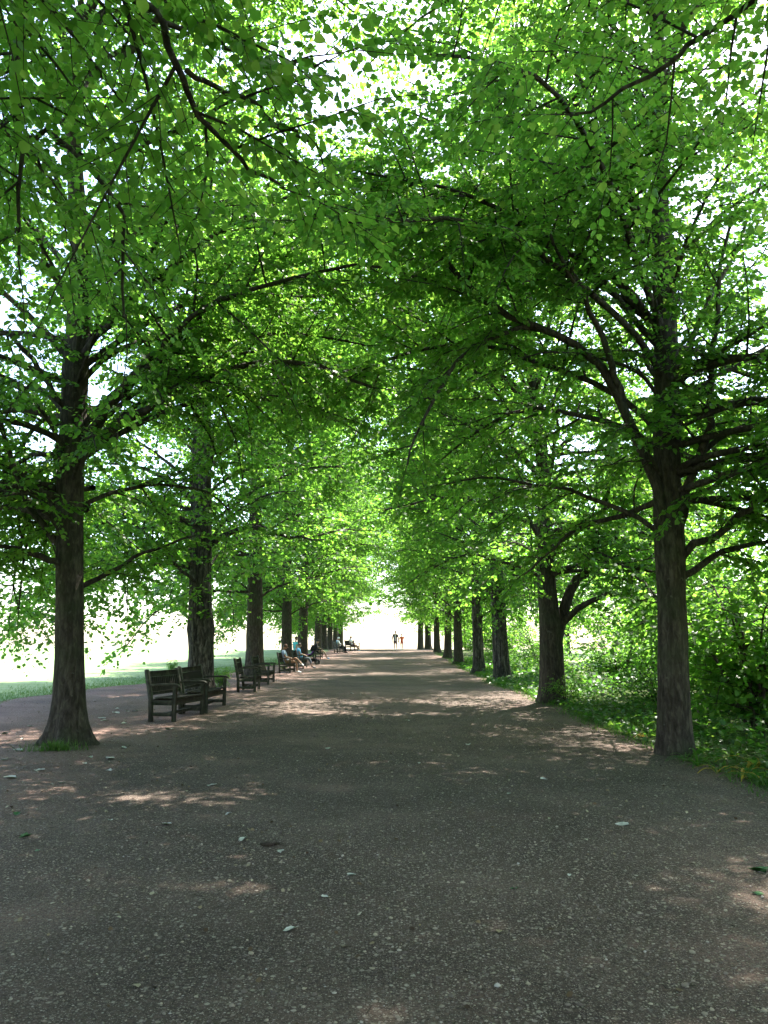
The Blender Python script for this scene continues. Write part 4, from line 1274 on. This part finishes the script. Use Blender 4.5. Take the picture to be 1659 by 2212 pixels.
def sit(lean=.14, cross=False, phone=False, foot=.46, spread=.1, look=(0, 1, -.35), tuck=0):
    p = dict(pelvis=(0, 0, .55), chest=(0, -lean, .90), neck=(0, -lean - .02, 1.08), head=(0, -lean + .05, 1.21), look=look,
             sho_l=(-.18, -lean, 1.02), sho_r=(.18, -lean, 1.02), elb_l=(-.25, -lean + .10, .77), elb_r=(.25, -lean + .10, .77),
             wri_l=(-.12, .20, .70), wri_r=(.12, .20, .70), hip_l=(-.09, .01, .53), hip_r=(.09, .01, .53),
             kne_l=(-spread, .45, .53), kne_r=(spread, .45, .53), ank_l=(-spread, foot, .09), ank_r=(spread, foot + .04, .09),
             toe_l=(-spread, foot + .18, .05), toe_r=(spread, foot + .22, .05))
    if cross:
        p.update(kne_l=(-.02, .44, .70), ank_l=(.16, .70, .46), toe_l=(.20, .84, .36), kne_r=(.06, .46, .54), ank_r=(.06, .52, .09), toe_r=(.06, .72, .05))
    return p
def walk(st=.16, arms=None):
    p = dict(pelvis=(0, 0, .95), chest=(0, .02, 1.28), neck=(0, .01, 1.48), head=(0, .05, 1.63), look=(0, 1, -.1),
             sho_l=(-.19, 0, 1.41), sho_r=(.19, 0, 1.41), elb_l=(-.25, -.04, 1.13), elb_r=(.25, -.04, 1.13), wri_l=(-.27, .06, .89), wri_r=(.27, .08, .89),
             hip_l=(-.09, 0, .90), hip_r=(.09, 0, .90), kne_l=(-.09, .09 + st * .3, .50), kne_r=(.09, .02, .50),
             ank_l=(-.08, st, .10), ank_r=(.08, -st, .13), toe_l=(-.09, st + .18, .06), toe_r=(.09, -st + .17, .04))
    p.update(arms or {})
    return p
def on_bench(i, u, dz=.0, fwd=-.02):
    """a place on bench i, u metres from its near end"""
    x, y, z, a, Lb = BPOS[i]
    lx = -Lb / 2 + u; ly = fwd
    return (x + lx * math.cos(a) - ly * math.sin(a), y + lx * math.sin(a) + ly * math.cos(a), z + .008 + dz), a + math.pi
# sitters face local -Y of the bench, so turn them by half a circle
l, a = on_bench(4, .55)
man = person('person in pale blue t-shirt and tan shorts sitting with legs crossed, phone in hand', l, a, sit(cross=True, look=(.1, 1, -.55)), SKIN_T, C_BLUE, C_TAN, S_WHITE, H_BROWN, sleeve=.75, legcover=.55, cap=simple('brown_cap', (.12, .06, .04), .8))
mb = MB(); box(mb, (0, 0, 0), (.075, .155, .010), bevel=.003)
ph = mb.build('phone', simple('black_glass', (.01, .01, .012), .15, .5))
M = Matrix.Translation(l) @ Matrix.Rotation(a, 4, 'Z') @ Matrix.Translation((0.0, .315, .715)) @ Matrix.Rotation(.6, 4, 'X')
ph.matrix_world = M
tag(ph, 'black phone held by the person with crossed legs', 'phone')
l, a = on_bench(5, .9)
person('person in sky blue top and grey trousers sitting beyond the crossed-legs sitter', l, a, sit(foot=.60, look=(-.2, 1, -.2)), SKIN_L, C_SKY, C_GREY, C_GREY, H_BROWN, sleeve=.6, legcover=1.7)
x = float(pix(638, 1400, 45)[0])
person('person in turquoise top and dark skirt standing on grass behind the benches', (x, 45, ground(x, 45)), R(-60), walk(.02), SKIN_L, C_TURQ, C_GREY, S_WHITE, H_BROWN, s=.95, sleeve=.6, legcover=.9)
l, a = on_bench(6, .55)
person('person with dark tied-up hair, black top and bare knees on a bench', l, a, sit(lean=.06, foot=.62, look=(0, 1, -.5)), SKIN_L, C_BLACK, C_BLACK, S_BLUE, H_DARK, sleeve=.15, legcover=.35, bun=True)
l, a = on_bench(7, .45)
person('white haired person in white top, black trousers and black shoes on a bench', l, a, sit(foot=.5), SKIN_L, C_WHITE, C_BLACK, S_BLACK, H_WHITE, sleeve=1.5, legcover=1.95)
l, a = on_bench(7, 1.15)
person('dark haired person in light blue top sitting beside the white haired one', l, a, sit(lean=.1, foot=.5), SKIN_L, C_SKY, C_GREY, S_BLACK, H_BROWN, sleeve=1.4, legcover=1.9, hair_long=.5)
l, a = on_bench(8, .7)
person('person in white top and plum shorts sitting on the farthest bench', l, a, sit(foot=.7), SKIN_T, C_WHITE, C_PLUM, S_WHITE, H_BROWN, sleeve=.7, legcover=.8)
YW = 72.5
xm = float(pix(854, 1400, YW)[0]); xg = float(pix(868, 1400, YW)[0])
mid = (xg - xm) / 2
# facing the viewpoint: local +x points to picture left
person('person in open dark jacket, white shirt and shorts walking hand in hand', (xm, YW, ground(xm, YW) + .008), R(180), walk(.17, dict(wri_l=(-mid + .04, .05, .86), elb_l=(-.27, -.02, 1.12))), SKIN_L, C_WHITE, C_PLUM, S_WHITE, H_BROWN, s=1.03, sleeve=1.8, legcover=.85, jacket=C_NAVY, girth=1.15)
sg = .88
person('smaller person in orange t-shirt and red shorts walking hand in hand', (xg, YW, ground(xg, YW) + .008), R(180), walk(-.14, dict(wri_r=((mid - .02) / sg, .05, .93), elb_r=(.26, -.02, 1.12))), SKIN_L, C_ORANGE, C_RED, S_WHITE, H_BROWN, s=sg, sleeve=.7, legcover=.75, girth=.9)

# ------------------------------------------------------------------ pushchair
q = gp(672, 1436)
root = empty('pushchair', (q[0], q[1], q[2] + .008), R(90))       # local -Y is its front
tag(root, 'black pushchair with a purple lining standing in front of the benches', 'pushchair')
root.rotation_euler = (0, 0, R(-90 + 12))
fr = MB()
def rod(mb, pts, r, sides=8, n=10):
    P_ = resample(pts, n); V, F = tubes(P_[None], np.full((1, n), r), sides); mb.add(V, [F])
for sx in (-.24, .24):
    rod(fr, [(sx, -.42, .14), (sx, -.1, .46), (sx, .30, .86), (sx, .42, 1.02)], .014)
    rod(fr, [(sx, .36, .14), (sx, .16, .42), (sx, -.02, .56)], .014)
rod(fr, [(-.24, .42, 1.02), (-.12, .45, 1.05), (.12, .45, 1.05), (.24, .42, 1.02)], .018)
rod(fr, [(-.24, .36, .14), (.24, .36, .14)], .012); rod(fr, [(-.24, -.42, .14), (.24, -.42, .14)], .012)
fr.build('frame', STEEL, root, smooth=True)
def shell(name, prof, w, t, mat):
    P_ = resample([(0, a_, b_) for a_, b_ in prof], 12)
    T = unit(np.gradient(P_, axis=0)); Nn = np.stack([0 * T[:, 0], -T[:, 2], T[:, 1]], -1)
    V = []; F = []
    us = np.linspace(-1, 1, 7)
    for side in (0, 1):
        for k in range(12):
            for u_ in us:
                V.append(P_[k] + np.array([u_ * w, 0, 0]) + Nn[k] * (.07 * u_ ** 4 + side * t))
    m = 12 * 7
    for k in range(11):
        for j in range(6):
            a_ = k * 7 + j
            F += [[a_, a_ + 1, a_ + 8, a_ + 7], [m + a_, m + a_ + 7, m + a_ + 8, m + a_ + 1]]
    for k in range(11):
        for j in (0, 6):
            a_ = k * 7 + j; F.append([a_, a_ + 7, m + a_ + 7, m + a_])
    for j in range(6):
        for k in (0, 11):
            a_ = k * 7 + j; F.append([a_, a_ + 1, m + a_ + 1, m + a_])
    mb = MB(); mb.add(np.array(V), [np.array(F)])
    return mb.build(name, mat, root, smooth=True)
shell('seat', [(-.46, .26), (-.28, .48), (.0, .52), (.18, .74), (.30, .98)], .21, -.02, C_BLACK)
shell('lining', [(-.45, .285), (-.28, .505), (.0, .548), (.165, .75), (.27, .93)], .165, .02, C_PURPLE)
# hood: a quarter shell over the backrest
V = []; F = []
for sgn in (1.0, .96):
    for i in range(9):
        al = R(-10 + 115 * i / 8)
        for j in range(11):
            th = math.pi * j / 10
            V.append((.25 * math.cos(th) * sgn, .26 - .36 * math.sin(al) * math.sin(th) * sgn + .03, .86 + .34 * math.cos(al) * math.sin(th) * sgn))
for i in range(8):
    for j in range(10):
        a_ = i * 11 + j; F += [[a_, a_ + 11, a_ + 12, a_ + 1], [99 + a_, 99 + a_ + 1, 99 + a_ + 12, 99 + a_ + 11]]
mb = MB(); mb.add(V, [np.array(F)]); mb.build('hood', C_BLACK, root, smooth=True)
mb = MB(); box(mb, (0, .12, .27), (.40, .42, .20), bevel=.05); mb.build('basket', C_BLACK, root)
wh = None
for sx in (-.27, .27):
    for yy, s in ((-.42, 1.0), (.36, 1.25)):
        if wh is None:
            mb = MB(); th = np.linspace(0, 2 * math.pi, 17)
            rod(mb, [(0, .095 * math.cos(t_), .095 * math.sin(t_)) for t_ in th], .022, 8, 33)
            wh = mb.build('wheel', RUBBER, root, smooth=True)
            mb = MB()
            for k in range(5):
                t_ = k * 2 * math.pi / 5; rod(mb, [(0, 0, 0), (0, .085 * math.cos(t_), .085 * math.sin(t_))], .009, 6, 3)
            hub = mb.build('spokes', STEEL, wh); w = wh
        else:
            w = wh.copy(); COL.objects.link(w); w.parent = root
            h = hub.copy(); COL.objects.link(h); h.parent = w
        w.location = (sx, yy, .117 * s); w.scale = (s, s, s)

# ------------------------------------------------------------------ gravel stones, litter and fallen leaves
g5 = (1 + 5 ** .5) / 2
ICO = unit(np.array([(-1, g5, 0), (1, g5, 0), (-1, -g5, 0), (1, -g5, 0), (0, -1, g5), (0, 1, g5), (0, -1, -g5), (0, 1, -g5), (g5, 0, -1), (g5, 0, 1), (-g5, 0, -1), (-g5, 0, 1)]))
ICOF = np.array([(0, 11, 5), (0, 5, 1), (0, 1, 7), (0, 7, 10), (0, 10, 11), (1, 5, 9), (5, 11, 4), (11, 10, 2), (10, 7, 6), (7, 1, 8), (3, 9, 4), (3, 4, 2), (3, 2, 6), (3, 6, 8), (3, 8, 9), (4, 9, 5), (2, 4, 11), (6, 2, 10), (8, 6, 7), (9, 8, 1)])
OCT = np.array([(1, 0, 0), (-1, 0, 0), (0, 1, 0), (0, -1, 0), (0, 0, 1), (0, 0, -1)], float)
OCTF = np.array([(0, 2, 4), (2, 1, 4), (1, 3, 4), (3, 0, 4), (2, 0, 5), (1, 2, 5), (3, 1, 5), (0, 3, 5)])
rg = np.random.default_rng(9)
def stones(n, y0, y1, lo, mid, hi):
    y = np.sqrt(rg.uniform(y0 ** 2, y1 ** 2, n)); x = rg.uniform(-.72, .72, n) * (y + .8)
    # stones gather in drifts
    dr = np.sin(x * 1.1 + .6 * np.sin(y * .8)) * .5 + np.sin(y * 1.4 + x * .5) * .5 + rg.normal(0, .7, n)
    k = (dr > -.5) & (x > left_edge(y) + .3) & (x < right_edge(y) - .1)
    x, y = x[k], y[k]; n = len(x)
    r = np.clip(mid * np.exp(rg.normal(0, .42, n)), lo, hi)
    az = rg.uniform(0, 6.283, n)
    asp = rg.uniform(.55, 1, n); fl = rg.uniform(.35, .7, n)
    tint = np.clip(rg.beta(2.2, 2.0, n), 0, 1) * .92 + .08 * (rg.random(n) < .06)
    return x, y, r, az, asp, fl, tint
Vs, F3, TT = [], [], []; off = 0
for (tv, tf, args) in ((ICO, ICOF, (9500, 2.8, 6.2, .004, .0066, .017)), (OCT, OCTF, (22000, 2.8, 7.0, .003, .0056, .009)), (OCT, OCTF, (24000, 6.4, 16, .005, .0085, .016))):
    x, y, r, az, asp, fl, tint = stones(*args)
    n = len(x)
    J_ = 1 + rg.normal(0, .13, (n, len(tv), 1))
    L = tv[None] * J_ * np.stack([r, r * asp, r * fl], -1)[:, None]
    c_, s_ = np.cos(az)[:, None], np.sin(az)[:, None]
    X_ = L[..., 0] * c_ - L[..., 1] * s_; Y_ = L[..., 0] * s_ + L[..., 1] * c_
    zt = path_top(x, y)
    V = np.stack([X_ + x[:, None], Y_ + y[:, None], L[..., 2] + (zt + r * fl * rg.uniform(-.45, .45, n))[:, None]], -1)
    Vs.append(V.reshape(-1, 3)); F3.append((off + np.arange(n)[:, None, None] * len(tv) + tf[None]).reshape(-1, 3)); TT.append(np.repeat(tint, len(tf)))
    off += n * len(tv)
me = mesh_np('gravel', np.concatenate(Vs), [np.concatenate(F3)], tint=np.concatenate(TT))
o = link('gravel', me, PEB); o['kind'] = 'stuff'
# dry bud scales and twigs trodden into the path
n = 2600
y = np.sqrt(rg.uniform(9, 420, n)); x = rg.uniform(-.7, .7, n) * (y + .5)
k = (x > left_edge(y) + .2) & (x < right_edge(y) + .3); x, y = x[k], y[k]; n = len(x)
az = rg.uniform(0, 6.283, n); ln = .015 + .07 * rg.random(n) ** 2
P_ = np.stack([np.stack([x + np.cos(az) * ln * t_, y + np.sin(az) * ln * t_, path_top(x, y) + .004 + .006 * math.sin(t_ * 3)], -1) for t_ in (-.5, 0, .5)], 1)
V, F = tubes(P_, np.full((n, 3), .0022), 3)
o = link('twig_litter', mesh_np('twig_litter', V, [F]), BARK); o['kind'] = 'stuff'

n = 9500
y = np.sqrt(rg.uniform(8, 420, n)); x = rg.uniform(-.7, .7, n) * (y + .5)
k = (x > left_edge(y) + .1) & (x < right_edge(y) + .2) & (rg.random(n) < .35 + .65 * (np.sin(x * 1.7 + y * .6) + np.sin(y * 1.3 - x) > .2)); x, y = x[k], y[k]; n = len(x)
az = rg.uniform(0, 6.283, n)
A_ = unit(np.stack([np.cos(az), np.sin(az), rg.normal(0, .25, n)], -1)); N_ = UP + rg.normal(0, .35, (n, 3)); N_ = unit(N_ - A_ * (N_ * A_).sum(-1, keepdims=True))
o = link('leaf_litter', leaf_mesh('leaf_litter', np.stack([x, y, path_top(x, y) + .006], -1), A_, N_, .010 + .028 * rg.random(n) ** 2.2, rg.random(n), np.ones(n, int), HUSK), None); o['kind'] = 'stuff'

def fallen(name, mat, seed, tint):
    r = np.random.default_rng(seed)
    tv = LA.copy(); curl = r.uniform(.15, .5); tw = r.uniform(-.4, .4)
    V = tv.copy(); V[:, 1] -= .5
    V[:, 2] = curl * (V[:, 0] ** 2) * 1.2 + .35 * curl * V[:, 1] ** 2 + tw * V[:, 0] * V[:, 1] * .6 + .02
    V[:, 2] += r.normal(0, .05, len(V)); V[:, :2] += r.normal(0, .05, (len(V), 2)); V[:, 0] *= r.uniform(.45, .85)
    top = V.copy(); bot = V.copy(); bot[:, 2] -= .012
    n = len(V)
    rim = list(range(10))
    F4 = np.vstack([LA_F4, LA_F4[:, ::-1] + n, np.array([[rim[i], rim[(i + 1) % 10], rim[(i + 1) % 10] + n, rim[i] + n] for i in range(10)])])
    F3_ = np.vstack([LA_F3, LA_F3[:, ::-1] + n])
    me = mesh_np(name, np.vstack([top, bot]), [F4, F3_], tint=np.full(len(F4) + len(F3_), tint)); me.materials.append(mat)
    return me
PM = [fallen('fallen_leaf', PALE, k, .15 * k) for k in range(5)]
GM = [fallen('fallen_leaf', FALLENG, 20 + k, .3 * k) for k in range(3)]
def z8(x, y): return (x * .5, 1555.2 + y * .5)
def z3(x, y): return (x * .1945, 1267 + y * .1945)
LB_ = 'small pale fallen leaf on the bare earth left of the path'
LBH = 'small pale fallen leaf between the nearest left trunk and the first bench'
LP = 'small pale fallen leaf lying out on the gravel path'
FL = [(z8(472, 178), .20, 'larger pale crumpled leaf in front of the nearest left trunk', None), (z8(40, 264), .19, 'pale crumpled leaf at the left frame edge, largest there', None),
      (z8(735, 47), .24, 'large pale torn leaf in front of the nearest bench', None), (z8(1047, 530), .12, 'pale leaf lowest and rightmost of those left of centre', None),
      (z8(718, 468), .10, 'pale leaf on dark gravel below and right of the nearest left tree', None), ((1345, 1795), .12, 'pale leaf alone on the gravel at the right', None),
      ((625, 2026), .10, 'grey white leaf near the bottom of the picture', None), ((1012, 1613), .14, 'pale leaf on the path just right of its middle', None)]
FL += [(z8(*q_), s_, LB_, 'pale fallen leaves on the left earth') for q_, s_ in (((18, 68), .16), ((80, 143), .14), ((22, 185), .13), ((390, 175), .14), ((365, 200), .08), ((470, 230), .10), ((170, 228), .12), ((265, 290), .09), ((535, 133), .13), ((345, 95), .07), ((95, 92), .1), ((130, 38), .1))]
FL += [(z3(*q_), s_, LBH, 'pale fallen leaves beside the first bench') for q_, s_ in (((1130, 1480), .18), ((1150, 1505), .17), ((1300, 1365), .12), ((1415, 1400), .12), ((1290, 1425), .18), ((1500, 1400), .16), ((1385, 1495), .08), ((1375, 1530), .15))]
FL += [(q_, s_, LP, 'pale fallen leaves on the path') for q_, s_ in ((z8(985, 422), .09), (z8(915, 292), .10), (z8(1415, 132), .12), (z8(1520, 685), .07), (z8(1215, 585), .08), (z8(475, 455), .07), ((1175, 1690), .08), ((905, 1655), .08), ((1100, 1720), .06), ((760, 1500), .14), ((880, 1560), .12), ((700, 1950), .05), ((1230, 1900), .05))]
FL2 = [(z8(70, 420), .09, 'small green fallen leaf, upper one of two at the left frame edge', None), (z8(105, 525), .11, 'small green fallen leaf, lower one of two at the left frame edge', None), (z8(158, 590), .06, 'tiny bright green leaf low on the left gravel', None),
       ((1110, 3349 * .576), .05, 'little turquoise green leaf on the gravel near the bottom', None), ((1640, 1890), .16, 'green fallen leaf at the right frame edge', None), ((1640, 1940), .08, 'bluish green fallen leaf low at the right', None)]
ORD = ('nearest', 'second nearest', 'third nearest', 'fourth nearest', 'fifth nearest', 'sixth nearest', 'seventh nearest', 'sixth farthest', 'fifth farthest', 'fourth farthest', 'third farthest', 'second farthest', 'farthest')
for base in (LB_, LBH, LP):
    ids = sorted((i for i, f in enumerate(FL) if f[2] == base), key=lambda i: gp(*FL[i][0])[1])
    names = list(ORD[:7]) + list(ORD[7:]) if len(ids) > 8 else ORD
    for j, i in enumerate(ids):
        w = ORD[j] if j < 7 else ORD[len(ORD) - len(ids) + j]
        FL[i] = (FL[i][0], FL[i][1], w + ' ' + base, FL[i][3])
rr = random.Random(8)
for lst, ms in ((FL, PM), (FL2, GM)):
    for k, ((px, py), s, lab, grp) in enumerate(lst):
        q = gp(px, py)
        o = link('fallen_leaf', ms[k % len(ms)], None)
        x, y = q[0], q[1]
        zt = float(path_top(x, y)) if left_edge(np.array([y]))[0] + .3 < x < right_edge(np.array([y]))[0] - .2 else q[2]
        o.location = (x, y, zt + .004); o.rotation_euler = (rr.uniform(-.1, .1), rr.uniform(-.1, .1), rr.uniform(0, 6)); o.scale = (s * .85, s * .85, s * .85)
        tag(o, lab, 'leaf', grp)
q = gp(575, 1833)
mb = MB()
V = ICO * np.array([.055, .045, .016]) * (1 + rg.normal(0, .22, (12, 1)))
mb.add(V, [ICOF]); mb.add(ICO * np.array([.035, .03, .012]) * (1 + rg.normal(0, .2, (12, 1))) + np.array([.07, .03, 0]), [ICOF])
o = mb.build('clod', simple('damp_earth', (.045, .032, .025), .95, .1, .3, 40))
o.location = (q[0], q[1], float(path_top(q[0], q[1])) + .008); tag(o, 'dark clod of earth on the gravel left of the middle', 'clod')
